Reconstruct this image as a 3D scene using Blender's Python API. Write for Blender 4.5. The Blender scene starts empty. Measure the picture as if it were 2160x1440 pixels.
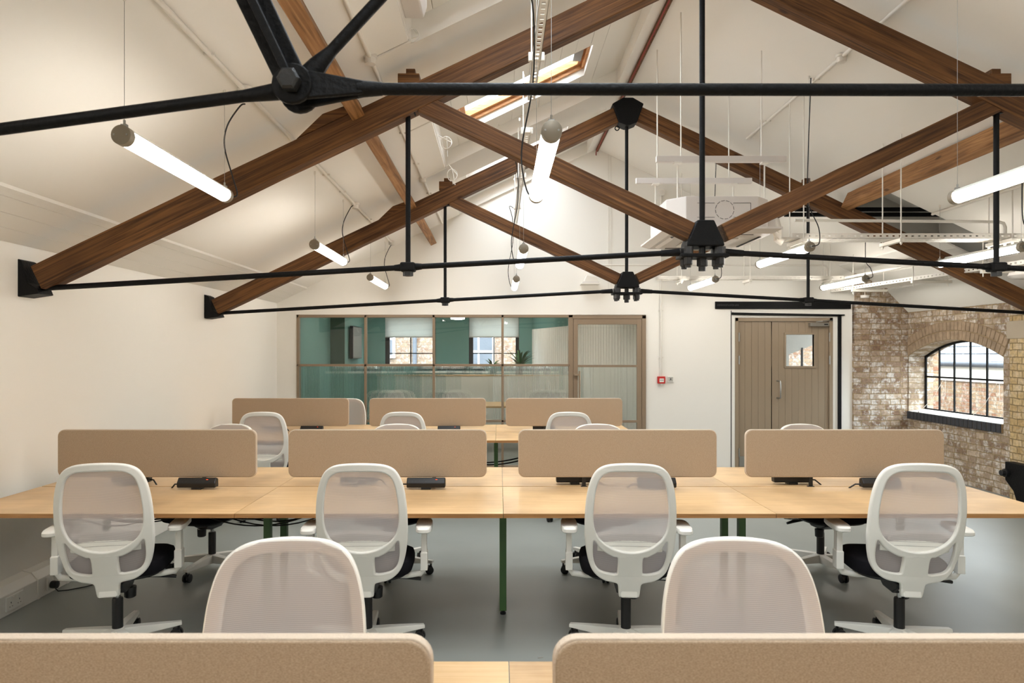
import bpy, math, random
from mathutils import Vector, Matrix
random.seed(7)
PI = math.pi
# ---------------------------------------------------------------- camera, world, exposure
SC = bpy.context.scene
COL = SC.collection
CAMZ = 1.6
cam_d = bpy.data.cameras.new('camera')
cam = bpy.data.objects.new('camera', cam_d); COL.objects.link(cam)
cam.location = (0, 0, CAMZ); cam.rotation_euler = (PI/2, 0, 0)
cam_d.sensor_width = 36; cam_d.lens = 24
cam_d.shift_x = 28/2160; cam_d.shift_y = 25/2160
cam_d.clip_start = 0.05; cam_d.clip_end = 200
cam_d.dof.use_dof = True; cam_d.dof.focus_distance = 4.6; cam_d.dof.aperture_fstop = 6.3
SC.camera = cam
SC.view_settings.view_transform = 'Standard'
SC.view_settings.look = 'None'
SC.view_settings.gamma = 1
SC.view_settings.exposure = 0.44
SC.view_settings.use_curve_mapping = False

W = bpy.data.worlds.new('sky'); SC.world = W; W.use_nodes = True
bg = W.node_tree.nodes['Background']
SKY = 15.0          # overcast sky: brightest overhead, a third of that at the horizon, dim ground
_nt = W.node_tree
_tc = _nt.nodes.new('ShaderNodeTexCoord'); _sp = _nt.nodes.new('ShaderNodeSeparateXYZ'); _nt.links.new(_tc.outputs['Generated'], _sp.inputs[0])
_rp = _nt.nodes.new('ShaderNodeValToRGB'); _mr = _nt.nodes.new('ShaderNodeMapRange')
_mr.inputs['From Min'].default_value = -1; _mr.inputs['From Max'].default_value = 1
_nt.links.new(_sp.outputs[2], _mr.inputs['Value']); _nt.links.new(_mr.outputs[0], _rp.inputs[0])
_e = _rp.color_ramp.elements
_e[0].position, _e[0].color = 0.0, (.045, .045, .045, 1)
_e[1].position, _e[1].color = 1.0, (.86, .94, 1.0, 1)
_q = _e.new(.495); _q.color = (.06, .058, .055, 1)
_q = _e.new(.505); _q.color = (.27, .30, .33, 1)
_nt.links.new(_rp.outputs[0], bg.inputs[0]); bg.inputs[1].default_value = SKY
LAMP_STRENGTH = 26.0
LAMP_COLOR = (1.0, 0.955, 0.885, 1)

def portal(loc, rot, sx, sy):
    l = bpy.data.lights.new('sky_portal', 'AREA'); l.shape = 'RECTANGLE'; l.size = sx; l.size_y = sy
    l.cycles.is_portal = True
    o = bpy.data.objects.new('sky_portal', l); COL.objects.link(o); o.location = loc; o.rotation_euler = rot
    return o

# ---------------------------------------------------------------- helpers
def srgb(r, g, b):
    f = lambda c: (c/12.92 if c <= 0.04045 else ((c+0.055)/1.055)**2.4)
    return (f(r/255), f(g/255), f(b/255), 1)

def P(px, py, Y):
    """A point seen at pixel px, py standing at depth Y."""
    return Vector(((px-1052)*Y/1440, Y, CAMZ-(py-745)*Y/1440))

class MB:
    def __init__(s): s.v = []; s.f = []
    def add(s, vs, fs):
        n = len(s.v); s.v += [tuple(v) for v in vs]; s.f += [tuple(i+n for i in f) for f in fs]; return s
    def box(s, x0, x1, y0, y1, z0, z1, M=None):
        vs = [Vector((x, y, z)) for x in (x0, x1) for y in (y0, y1) for z in (z0, z1)]
        if M is not None: vs = [M @ v for v in vs]
        return s.add(vs, [(0,1,3,2),(4,6,7,5),(0,4,5,1),(2,3,7,6),(0,2,6,4),(1,5,7,3)])
    def prism(s, poly, a0, a1, axis='Y', M=None):
        def mk(p, a):
            if axis == 'Y': return Vector((p[0], a, p[1]))
            if axis == 'X': return Vector((a, p[0], p[1]))
            return Vector((p[0], p[1], a))
        n = len(poly)
        vs = [mk(p, a0) for p in poly]+[mk(p, a1) for p in poly]
        if M is not None: vs = [M @ v for v in vs]
        return s.add(vs, [tuple(range(n)), tuple(range(2*n-1, n-1, -1))]+[(i, i+n, (i+1) % n+n, (i+1) % n) for i in range(n)])
    def tube(s, pts, r, n=10, cap=True):
        pts = [Vector(p) for p in pts]; m = len(pts)
        rs = r if isinstance(r, (list, tuple)) else [r]*m
        rings = []; prev = None
        for i, p in enumerate(pts):
            d = (pts[min(i+1, m-1)]-pts[max(i-1, 0)]).normalized()
            if prev is None:
                ref = Vector((0, 0, 1)) if abs(d.z) < .9 else Vector((1, 0, 0))
                u = d.cross(ref).normalized()
            else:
                u = (prev - d*prev.dot(d)); u = u.normalized() if u.length > 1e-6 else d.orthogonal().normalized()
            prev = u; w = d.cross(u)
            rings.append([p+(u*math.cos(2*PI*k/n)+w*math.sin(2*PI*k/n))*rs[i] for k in range(n)])
        vs = [v for ring in rings for v in ring]; fs = []
        for i in range(m-1):
            for k in range(n):
                fs.append((i*n+k, i*n+(k+1) % n, (i+1)*n+(k+1) % n, (i+1)*n+k))
        if cap: fs += [tuple(range(n-1, -1, -1)), tuple(range((m-1)*n, m*n))]
        return s.add(vs, fs)
    def lathe(s, prof, c=(0, 0, 0), n=20, axis='Z'):
        c = Vector(c); vs = []
        for r, h in prof:
            for k in range(n):
                a = 2*PI*k/n
                if axis == 'Z': q = Vector((r*math.cos(a), r*math.sin(a), h))
                elif axis == 'Y': q = Vector((r*math.cos(a), h, r*math.sin(a)))
                else: q = Vector((h, r*math.cos(a), r*math.sin(a)))
                vs.append(c+q)
        m = len(prof); fs = []
        for i in range(m-1):
            for k in range(n): fs.append((i*n+k, i*n+(k+1) % n, (i+1)*n+(k+1) % n, (i+1)*n+k))
        fs += [tuple(range(n-1, -1, -1)), tuple(range((m-1)*n, m*n))]
        return s.add(vs, fs)
    def quad(s, a, b, c, d): return s.add([a, b, c, d], [(0, 1, 2, 3)])
    def mesh(s, name):
        me = bpy.data.meshes.new(name); me.from_pydata(s.v, [], s.f); me.update(); return me
    def build(s, name, mat, parent=None, smooth=False, bevel=0, seg=2, loc=None, rot=None, flip=False):
        import bmesh
        me = s.mesh(name)
        bm = bmesh.new(); bm.from_mesh(me)
        if not flip: bmesh.ops.recalc_face_normals(bm, faces=bm.faces)
        bm.to_mesh(me); bm.free()
        if mat is not None: me.materials.append(mat)
        o = bpy.data.objects.new(name, me); COL.objects.link(o)
        if loc is not None: o.location = loc
        if rot is not None: o.rotation_euler = rot
        if bevel:
            b = o.modifiers.new('bevel', 'BEVEL'); b.width = bevel; b.segments = seg; b.limit_method = 'ANGLE'; b.angle_limit = math.radians(35)
        if smooth:
            me.polygons.foreach_set('use_smooth', [True]*len(me.polygons))
            try: me.set_sharp_from_angle(angle=math.radians(40))
            except Exception: pass
        if parent is not None: o.parent = parent
        return o

def tag(o, label=None, cat=None, group=None, kind=None):
    if label: o['label'] = label
    if cat: o['category'] = cat
    if group: o['group'] = group
    if kind: o['kind'] = kind
    return o
def thing(name, label, cat, loc=(0, 0, 0), rz=0, group=None):
    o = bpy.data.objects.new(name, None); COL.objects.link(o); o.empty_display_size = .1
    o.location = loc; o.rotation_euler = (0, 0, rz)
    return tag(o, label, cat, group)
def struct(o): o['kind'] = 'structure'; return o
CH = {}
def kids(o): return [c for c in o.children]
def copy_tree(o, parent=None):
    c = o.copy(); COL.objects.link(c)
    if parent is not None: c.parent = parent
    for ch in kids(o): copy_tree(ch, c)
    return c
def dup(src, loc, rz, label, group=None):
    c = copy_tree(src); c.location = loc; c.rotation_euler = (0, 0, rz); c['label'] = label
    if group: c['group'] = group
    return c

def beam(name, p0, p1, w, h, mat, parent=None, bevel=.006, jitter=0.0, n=14):
    """Squared timber whose local X runs from p0 to p1; w across (world Y), h deep."""
    p0 = Vector(p0); p1 = Vector(p1); d = p1-p0; L = d.length; x = d.normalized()
    y = Vector((0, 1, 0)) if abs(x.y) < .9 else Vector((1, 0, 0)); z = x.cross(y).normalized(); y = z.cross(x)
    if z.z < 0: z = -z; y = -y
    M = Matrix((x, y, z)).transposed().to_4x4(); M.translation = p0
    mb = MB(); rnd = random.Random(int(L*1000)+int(p0.x*77))
    rings = []
    for i in range(n+1):
        t = L*i/n
        j = [(rnd.uniform(-1, 1)*jitter, rnd.uniform(-1, 1)*jitter) for _ in range(4)]
        rings.append([Vector((t, sy*w/2+j[k][0], sz*h/2+j[k][1])) for k, (sy, sz) in enumerate(((-1,-1),(1,-1),(1,1),(-1,1)))])
    vs = [v for r in rings for v in r]; fs = [(0,1,2,3), (n*4+3, n*4+2, n*4+1, n*4)]
    for i in range(n):
        for k in range(4): fs.append((i*4+k, (i+1)*4+k, (i+1)*4+(k+1) % 4, i*4+(k+1) % 4))
    mb.add(vs, fs)
    o = mb.build(name, mat, parent, bevel=bevel)
    if parent is not None: M = parent.matrix_basis.inverted() @ M
    o.matrix_basis = M
    return o

# ---------------------------------------------------------------- materials
def newmat(name):
    m = bpy.data.materials.new(name); m.use_nodes = True
    nt = m.node_tree; b = nt.nodes['Principled BSDF']; return m, nt, b
def N(nt, t, **k):
    n = nt.nodes.new(t)
    for a, v in k.items(): setattr(n, a, v)
    return n
def link(nt, a, b): nt.links.new(a, b)
def plain(name, col, rough=.5, metal=0, bump=0, bscale=60, spec=.5, var=0, vscale=3):
    m, nt, b = newmat(name)
    b.inputs['Base Color'].default_value = col; b.inputs['Roughness'].default_value = rough
    b.inputs['Metallic'].default_value = metal; b.inputs['Specular IOR Level'].default_value = spec
    tc = N(nt, 'ShaderNodeTexCoord')
    if bump:
        n = N(nt, 'ShaderNodeTexNoise'); n.inputs['Scale'].default_value = bscale; n.inputs['Detail'].default_value = 4
        link(nt, tc.outputs['Object'], n.inputs['Vector'])
        bp = N(nt, 'ShaderNodeBump'); bp.inputs['Strength'].default_value = bump; bp.inputs['Distance'].default_value = .01
        link(nt, n.outputs['Fac'], bp.inputs['Height']); link(nt, bp.outputs['Normal'], b.inputs['Normal'])
    if var:
        n = N(nt, 'ShaderNodeTexNoise'); n.inputs['Scale'].default_value = vscale; n.inputs['Detail'].default_value = 6
        link(nt, tc.outputs['Object'], n.inputs['Vector'])
        mx = N(nt, 'ShaderNodeMix', data_type='RGBA')
        mx.inputs['A'].default_value = tuple(c*(1-var) for c in col[:3])+(1,)
        mx.inputs['B'].default_value = tuple(min(1, c*(1+var)) for c in col[:3])+(1,)
        link(nt, n.outputs['Fac'], mx.inputs['Factor']); link(nt, mx.outputs['Result'], b.inputs['Base Color'])
    return m

def ramp(nt, stops):
    r = N(nt, 'ShaderNodeValToRGB'); e = r.color_ramp.elements
    e[0].position, e[0].color = stops[0]; e[1].position, e[1].color = stops[-1]
    for p, c in stops[1:-1]:
        q = e.new(p); q.color = c
    return r

def wood(name, dark, mid, light, sx=1.2, sy=22, rough=.6, bump=.25, knots=True):
    m, nt, b = newmat(name); b.inputs['Roughness'].default_value = rough; b.inputs['Specular IOR Level'].default_value = .3
    tc = N(nt, 'ShaderNodeTexCoord'); oi = N(nt, 'ShaderNodeObjectInfo')
    mp = N(nt, 'ShaderNodeMapping'); mp.inputs['Scale'].default_value = (sx, sy, sy)
    ad = N(nt, 'ShaderNodeVectorMath', operation='ADD'); link(nt, tc.outputs['Object'], ad.inputs[0])
    sc = N(nt, 'ShaderNodeMath', operation='MULTIPLY'); link(nt, oi.outputs['Random'], sc.inputs[0]); sc.inputs[1].default_value = 31
    link(nt, sc.outputs[0], ad.inputs[1]); link(nt, ad.outputs[0], mp.inputs['Vector'])
    n1 = N(nt, 'ShaderNodeTexNoise'); n1.inputs['Scale'].default_value = 1.6; n1.inputs['Detail'].default_value = 9; n1.inputs['Distortion'].default_value = 1.3
    link(nt, mp.outputs[0], n1.inputs['Vector'])
    n2 = N(nt, 'ShaderNodeTexNoise'); n2.inputs['Scale'].default_value = 2.2; n2.inputs['Detail'].default_value = 5
    link(nt, ad.outputs[0], n2.inputs['Vector'])
    r = ramp(nt, [(.3, dark), (.5, mid), (.72, light)]); link(nt, n1.outputs['Fac'], r.inputs[0])
    mx = N(nt, 'ShaderNodeMix', data_type='RGBA', blend_type='MULTIPLY'); mx.inputs['Factor'].default_value = 1
    r2 = ramp(nt, [(.25, (.62, .58, .55, 1)), (.6, (1, 1, 1, 1))]); link(nt, n2.outputs['Fac'], r2.inputs[0])
    link(nt, r.outputs[0], mx.inputs['A']); link(nt, r2.outputs[0], mx.inputs['B'])
    out = mx.outputs['Result']
    if knots:
        v = N(nt, 'ShaderNodeTexVoronoi'); v.inputs['Scale'].default_value = 1.0
        mp2 = N(nt, 'ShaderNodeMapping'); mp2.inputs['Scale'].default_value = (2.2, 5, 5); link(nt, ad.outputs[0], mp2.inputs['Vector'])
        link(nt, mp2.outputs[0], v.inputs['Vector'])
        r3 = ramp(nt, [(.05, (.16, .10, .06, 1)), (.11, (1, 1, 1, 1))]); link(nt, v.outputs['Distance'], r3.inputs[0])
        m3 = N(nt, 'ShaderNodeMix', data_type='RGBA', blend_type='MULTIPLY'); m3.inputs['Factor'].default_value = .8
        link(nt, out, m3.inputs['A']); link(nt, r3.outputs[0], m3.inputs['B']); out = m3.outputs['Result']
    link(nt, out, b.inputs['Base Color'])
    bp = N(nt, 'ShaderNodeBump'); bp.inputs['Strength'].default_value = bump; bp.inputs['Distance'].default_value = .01
    link(nt, n1.outputs['Fac'], bp.inputs['Height']); link(nt, bp.outputs['Normal'], b.inputs['Normal'])
    return m

def brick(name, axis, c1, c2, mortar, white=.5, whitecol=(.75, .72, .68, 1), bw=.225, rh=.075):
    m, nt, b = newmat(name); b.inputs['Roughness'].default_value = .85; b.inputs['Specular IOR Level'].default_value = .25
    tc = N(nt, 'ShaderNodeTexCoord'); sp = N(nt, 'ShaderNodeSeparateXYZ'); cb = N(nt, 'ShaderNodeCombineXYZ')
    link(nt, tc.outputs['Object'], sp.inputs[0]); link(nt, sp.outputs[axis], cb.inputs[0]); link(nt, sp.outputs[2], cb.inputs[1])
    wob = N(nt, 'ShaderNodeTexNoise'); wob.inputs['Scale'].default_value = 7; wob.inputs['Detail'].default_value = 3
    link(nt, tc.outputs['Object'], wob.inputs['Vector'])
    ws = N(nt, 'ShaderNodeVectorMath', operation='SCALE'); ws.inputs['Scale'].default_value = .028
    link(nt, wob.outputs['Color'], ws.inputs[0])
    av = N(nt, 'ShaderNodeVectorMath', operation='ADD'); link(nt, cb.outputs[0], av.inputs[0]); link(nt, ws.outputs[0], av.inputs[1])
    bt = N(nt, 'ShaderNodeTexBrick'); bt.offset = .5; bt.squash = .6; bt.squash_frequency = 2
    bt.inputs['Scale'].default_value = 1; bt.inputs['Brick Width'].default_value = bw; bt.inputs['Row Height'].default_value = rh
    bt.inputs['Mortar Size'].default_value = .007; bt.inputs['Mortar Smooth'].default_value = .4; bt.inputs['Bias'].default_value = 0
    bt.inputs['Color1'].default_value = c1; bt.inputs['Color2'].default_value = c2; bt.inputs['Mortar'].default_value = mortar
    link(nt, av.outputs[0], bt.inputs['Vector'])
    # old limewash left on the faces
    n = N(nt, 'ShaderNodeTexNoise'); n.inputs['Scale'].default_value = 9; n.inputs['Detail'].default_value = 8; n.inputs['Roughness'].default_value = .7
    link(nt, tc.outputs['Object'], n.inputs['Vector'])
    r = ramp(nt, [(.48, (0, 0, 0, 1)), (.6, (white, white, white, 1))]); link(nt, n.outputs['Fac'], r.inputs[0])
    inv = N(nt, 'ShaderNodeMath', operation='SUBTRACT'); inv.inputs[0].default_value = 1; link(nt, bt.outputs['Fac'], inv.inputs[1])
    ml = N(nt, 'ShaderNodeMath', operation='MULTIPLY'); link(nt, r.outputs[0], ml.inputs[0]); link(nt, inv.outputs[0], ml.inputs[1])
    mx = N(nt, 'ShaderNodeMix', data_type='RGBA'); link(nt, ml.outputs[0], mx.inputs['Factor'])
    link(nt, bt.outputs['Color'], mx.inputs['A']); mx.inputs['B'].default_value = whitecol
    n4 = N(nt, 'ShaderNodeTexNoise'); n4.inputs['Scale'].default_value = 30; n4.inputs['Detail'].default_value = 5
    link(nt, tc.outputs['Object'], n4.inputs['Vector'])
    r4 = ramp(nt, [(.3, (.72, .72, .72, 1)), (.65, (1.08, 1.06, 1.03, 1))]); link(nt, n4.outputs['Fac'], r4.inputs[0])
    m4 = N(nt, 'ShaderNodeMix', data_type='RGBA', blend_type='MULTIPLY'); m4.inputs['Factor'].default_value = 1
    link(nt, mx.outputs['Result'], m4.inputs['A']); link(nt, r4.outputs[0], m4.inputs['B'])
    link(nt, m4.outputs['Result'], b.inputs['Base Color'])
    s2 = N(nt, 'ShaderNodeMath', operation='ADD'); s2.use_clamp = False
    mm = N(nt, 'ShaderNodeMath', operation='MULTIPLY'); mm.inputs[1].default_value = .35; link(nt, n4.outputs['Fac'], mm.inputs[0])
    link(nt, inv.outputs[0], s2.inputs[0]); link(nt, mm.outputs[0], s2.inputs[1])
    bp = N(nt, 'ShaderNodeBump'); bp.inputs['Strength'].default_value = .8; bp.inputs['Distance'].default_value = .012
    link(nt, s2.outputs[0], bp.inputs['Height']); link(nt, bp.outputs['Normal'], b.inputs['Normal'])
    return m

M = {}
M['plaster'] = plain('white_plaster', srgb(240, 236, 228), .8, bump=.08, bscale=9, spec=.2)
M['ceiling'] = plain('ceiling_paint', srgb(236, 231, 223), .85, bump=.05, bscale=6, spec=.2)
M['whiteboard'] = plain('white_boards', srgb(232, 228, 220), .6, bump=.05, bscale=30, spec=.3)
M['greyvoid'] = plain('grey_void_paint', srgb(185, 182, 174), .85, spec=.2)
M['floor'] = plain('grey_resin_floor', srgb(146, 151, 147), .38, bump=.03, bscale=14, spec=.4, var=.09, vscale=2.2)
M['timber'] = wood('old_pine_timber', srgb(64, 40, 20), srgb(102, 67, 36), srgb(134, 92, 52), sx=.8, sy=26)
M['timber_light'] = wood('orange_pine_timber', srgb(112, 76, 44), srgb(150, 106, 64), srgb(180, 134, 88), sx=1.0, sy=18)
M['pinewood'] = wood('window_pine', srgb(180, 120, 68), srgb(205, 148, 96), srgb(222, 170, 118), sx=1.5, sy=24, rough=.4, bump=.05, knots=False)
M['oak'] = wood('oak_veneer', srgb(214, 176, 126), srgb(224, 188, 140), srgb(231, 198, 152), sx=1.1, sy=34, rough=.38, bump=.03, knots=False)
M['oak_edge'] = wood('oak_edge', srgb(170, 120, 72), srgb(186, 136, 86), srgb(198, 150, 100), sx=2, sy=60, rough=.45, bump=.03, knots=False)
M['iron'] = plain('black_painted_iron', srgb(10, 10, 11), .55, bump=.35, bscale=70, spec=.2)
M['bolt'] = plain('black_bolt_iron', srgb(28, 28, 29), .45, bump=.3, bscale=90)
M['green'] = plain('green_steel', srgb(76, 112, 66), .45)
M['black'] = plain('black_plastic', srgb(20, 20, 22), .42)
M['blackfab'] = plain('black_seat_fabric', srgb(26, 25, 29), .95, bump=.3, bscale=300, spec=.1)
M['white'] = plain('white_plastic', srgb(240, 238, 231), .42)
M['base'] = plain('white_base_plastic', srgb(232, 231, 224), .38)
M['chrome'] = plain('chrome', srgb(200, 200, 200), .2, metal=1)
M['steel'] = plain('brushed_steel', srgb(175, 174, 170), .35, metal=1)
M['cap'] = plain('grey_lamp_cap', srgb(150, 140, 124), .45, metal=.3)
M['duct'] = plain('white_conduit', srgb(226, 220, 210), .5)
M['unit'] = plain('air_unit_white', srgb(214, 207, 201), .5)
M['taupe'] = plain('taupe_metal', srgb(142, 122, 100), .45)
M['doorpaint'] = plain('taupe_door_paint', srgb(150, 132, 110), .45)
M['teal'] = plain('teal_paint', srgb(112, 150, 144), .8, spec=.2)
M['tealshaded'] = plain('shaded_teal_paint', srgb(72, 92, 80), .8, spec=.2)  # shadow on the camera-facing wall step, put into its teal colour
M['red'] = plain('red_plastic', srgb(190, 36, 30), .4)
M['redcable'] = plain('red_cable', srgb(140, 30, 24), .5)
def blindmat():
    m, nt, b = newmat('blind_fabric'); b.inputs['Base Color'].default_value = srgb(225, 226, 222)
    tl = N(nt, 'ShaderNodeBsdfTranslucent'); tl.inputs[0].default_value = srgb(215, 218, 214)
    mx = N(nt, 'ShaderNodeMixShader'); mx.inputs[0].default_value = .65
    link(nt, b.outputs[0], mx.inputs[1]); link(nt, tl.outputs[0], mx.inputs[2]); link(nt, mx.outputs[0], nt.nodes['Material Output'].inputs[0]); return m
M['blind'] = blindmat()
M['leaf'] = plain('leaf_green', srgb(42, 92, 34), .45, var=.4, vscale=8)
M['pot'] = plain('dark_pot', srgb(60, 58, 56), .6)
M['darkwin'] = plain('dark_window_frame', srgb(28, 27, 30), .5)
M['stone'] = plain('pad_stone', srgb(172, 158, 138), .85, bump=.3, bscale=30, var=.1)
M['bluebrick'] = plain('blue_black_brick', srgb(52, 54, 60), .6, bump=.4, bscale=40, var=.25, vscale=12)
M['mortar'] = plain('sand_mortar', srgb(150, 128, 96), .95, bump=.5, bscale=90, var=.12, vscale=20)
M['voussoir'] = plain('stock_brick', srgb(158, 136, 112), .9, bump=.6, bscale=40, var=.6, vscale=11)
M['slate'] = plain('roof_slate', srgb(84, 89, 96), .6, bump=.3, bscale=20, var=.2, vscale=4)
M['cable'] = plain('black_cable', srgb(14, 14, 16), .5)
M['screenglass'] = plain('tv_glass', srgb(150, 148, 150), .12)
M['brick_x'] = brick('old_brick_end', 0, srgb(134, 108, 88), srgb(184, 164, 144), srgb(160, 138, 106), .75)
M['brick_y'] = brick('old_brick_side', 1, srgb(138, 116, 96), srgb(188, 170, 150), srgb(164, 144, 112), .75)
M['brick_yellow'] = brick('yellow_brick', 1, srgb(182, 154, 108), srgb(204, 180, 138), srgb(150, 130, 96), .2)
M['brick_out'] = brick('outdoor_brick', 0, srgb(120, 92, 74), srgb(138, 118, 96), srgb(132, 124, 114), .3)
M['brick_out_y'] = brick('outdoor_brick_side', 1, srgb(132, 94, 72), srgb(150, 126, 98), srgb(140, 130, 116), .3)

def fabric():
    m, nt, b = newmat('beige_felt'); b.inputs['Roughness'].default_value = .95; b.inputs['Specular IOR Level'].default_value = .1
    tc = N(nt, 'ShaderNodeTexCoord')
    n = N(nt, 'ShaderNodeTexNoise'); n.inputs['Scale'].default_value = 420; n.inputs['Detail'].default_value = 3
    mp = N(nt, 'ShaderNodeMapping'); mp.inputs['Scale'].default_value = (.6, 1, 1.6)
    link(nt, tc.outputs['Object'], mp.inputs['Vector']); link(nt, mp.outputs[0], n.inputs['Vector'])
    r = ramp(nt, [(.3, srgb(154, 134, 112)), (.7, srgb(190, 170, 147))]); link(nt, n.outputs['Fac'], r.inputs[0])
    link(nt, r.outputs[0], b.inputs['Base Color'])
    bp = N(nt, 'ShaderNodeBump'); bp.inputs['Strength'].default_value = .3; bp.inputs['Distance'].default_value = .002
    link(nt, n.outputs['Fac'], bp.inputs['Height']); link(nt, bp.outputs['Normal'], b.inputs['Normal'])
    return m
M['felt'] = fabric()
M['felt_edge'] = plain('pale_felt_edge', srgb(206, 190, 172), .9, bump=.3, bscale=200, spec=.1)

def knit():
    m, nt, b = newmat('white_knit_mesh')
    b.inputs['Base Color'].default_value = srgb(216, 209, 209); b.inputs['Roughness'].default_value = .8
    tc = N(nt, 'ShaderNodeTexCoord'); sp = N(nt, 'ShaderNodeSeparateXYZ'); link(nt, tc.outputs['Object'], sp.inputs[0])
    w = N(nt, 'ShaderNodeMath', operation='MULTIPLY'); w.inputs[1].default_value = 2*PI/.0055; link(nt, sp.outputs[2], w.inputs[0])
    s = N(nt, 'ShaderNodeMath', operation='SINE'); link(nt, w.outputs[0], s.inputs[0])
    a = N(nt, 'ShaderNodeMath', operation='MULTIPLY_ADD'); a.inputs[1].default_value = .09; a.inputs[2].default_value = .30; link(nt, s.outputs[0], a.inputs[0])
    t = N(nt, 'ShaderNodeBsdfTransparent'); mx = N(nt, 'ShaderNodeMixShader')
    tl = N(nt, 'ShaderNodeBsdfTranslucent'); tl.inputs[0].default_value = srgb(226, 220, 220)
    m2 = N(nt, 'ShaderNodeMixShader'); m2.inputs[0].default_value = .35
    link(nt, b.outputs[0], m2.inputs[1]); link(nt, tl.outputs[0], m2.inputs[2])
    link(nt, a.outputs[0], mx.inputs[0]); link(nt, m2.outputs[0], mx.inputs[1]); link(nt, t.outputs[0], mx.inputs[2])
    link(nt, mx.outputs[0], nt.nodes['Material Output'].inputs[0])
    return m
M['knit'] = knit()

def clear_glass(name, tint=(1, 1, 1, 1), refl=.5):
    m, nt, b = newmat(name); nt.nodes.remove(b)
    t = N(nt, 'ShaderNodeBsdfTransparent'); t.inputs[0].default_value = tint
    g = N(nt, 'ShaderNodeBsdfGlossy'); g.inputs['Roughness'].default_value = .01
    f = N(nt, 'ShaderNodeLayerWeight'); f.inputs[0].default_value = .5
    pw = N(nt, 'ShaderNodeMath', operation='POWER'); pw.inputs[1].default_value = 5; link(nt, f.outputs['Facing'], pw.inputs[0])
    k = N(nt, 'ShaderNodeMath', operation='MULTIPLY_ADD'); k.inputs[1].default_value = .9; k.inputs[2].default_value = .08*refl; link(nt, pw.outputs[0], k.inputs[0])
    mx = N(nt, 'ShaderNodeMixShader'); link(nt, k.outputs[0], mx.inputs[0]); link(nt, t.outputs[0], mx.inputs[1]); link(nt, g.outputs[0], mx.inputs[2])
    link(nt, mx.outputs[0], nt.nodes['Material Output'].inputs[0]); return m
M['glass'] = clear_glass('clear_glass', (.94, .97, .96, 1), .7)
M['skyglass'] = clear_glass('roof_glass', (.97, .99, 1, 1), .4)
def reeded():
    m, nt, b = newmat('reeded_glass')
    b.inputs['Base Color'].default_value = (.90, .96, .95, 1); b.inputs['Roughness'].default_value = .04
    b.inputs['Transmission Weight'].default_value = 1; b.inputs['IOR'].default_value = 1.35
    return m
M['reeded'] = reeded()
def emit(name, col, s):
    m, nt, b = newmat(name); nt.nodes.remove(b)
    e = N(nt, 'ShaderNodeEmission'); e.inputs[0].default_value = col; e.inputs[1].default_value = s
    link(nt, e.outputs[0], nt.nodes['Material Output'].inputs[0]); return m
M['tube'] = emit('lit_tube', LAMP_COLOR, LAMP_STRENGTH)
M['downlight'] = emit('lit_disc', (1, .92, .82, 1), 45)
M['redled'] = emit('red_indicator', (1, .08, .02, 1), 1.5)

# ---------------------------------------------------------------- building shell
XL, XR, YB, YF = -3.1, 5.70, 9.54, -2.6
XC, ZR = 1.37, 4.455
SL = .478
zl = lambda x: 3.80+SL*x
zr = lambda x: ZR-SL*(x-XC)

# floor
MB().box(XL-.2, XR+.3, YF-.2, 14.7, -.1, 0).build('floor', M['floor']); struct(bpy.data.objects['floor'])

def slab_with_holes(name, mat, xr, yr, holes, zf, thick=.03, xcuts=(), ycuts=()):
    xs = sorted(set([xr[0], xr[1]]+[h[i] for h in holes for i in (0, 1)]+list(xcuts)))
    ys = sorted(set([yr[0], yr[1]]+[h[i] for h in holes for i in (2, 3)]+list(ycuts)))
    mb = MB()
    for i in range(len(xs)-1):
        for j in range(len(ys)-1):
            cx, cy = (xs[i]+xs[i+1])/2, (ys[j]+ys[j+1])/2
            if any(h[0] < cx < h[1] and h[2] < cy < h[3] for h in holes): continue
            a, b_ = xs[i], xs[i+1]
            v = [Vector((x, y, zf(x)+d)) for d in (0, thick) for x in (a, b_) for y in (ys[j], ys[j+1])]
            mb.add(v, [(0,1,3,2), (4,6,7,5), (0,4,5,1), (2,3,7,6), (0,2,6,4), (1,5,7,3)])
    return struct(mb.build(name, mat))

WX0, WX1 = -.55, 1.23
wells = [(WX0, WX1, -.75, 1.5), (WX0, WX1, 2.0, 4.28), (WX0, WX1, 4.85, 7.08), (WX0, WX1, 7.75, 9.5)]  # first well, behind the camera, is added to let in daylight
slab_with_holes('ceiling', M['ceiling'], (XL-.3, XC), (YF, YB+.05), wells, zl)
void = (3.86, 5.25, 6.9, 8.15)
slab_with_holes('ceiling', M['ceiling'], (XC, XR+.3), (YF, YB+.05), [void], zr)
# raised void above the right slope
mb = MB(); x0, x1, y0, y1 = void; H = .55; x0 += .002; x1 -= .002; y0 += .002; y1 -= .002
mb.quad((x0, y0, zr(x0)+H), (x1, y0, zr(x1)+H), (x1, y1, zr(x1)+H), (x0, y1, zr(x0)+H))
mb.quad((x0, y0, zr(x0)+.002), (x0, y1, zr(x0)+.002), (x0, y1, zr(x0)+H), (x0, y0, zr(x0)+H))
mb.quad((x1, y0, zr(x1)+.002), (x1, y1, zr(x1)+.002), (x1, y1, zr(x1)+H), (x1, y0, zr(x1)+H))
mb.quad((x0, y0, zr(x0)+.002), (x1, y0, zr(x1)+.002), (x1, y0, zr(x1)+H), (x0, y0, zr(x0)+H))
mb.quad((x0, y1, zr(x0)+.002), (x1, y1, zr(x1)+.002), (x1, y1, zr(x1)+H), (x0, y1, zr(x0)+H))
struct(mb.build('ceiling', M['greyvoid']))

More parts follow.
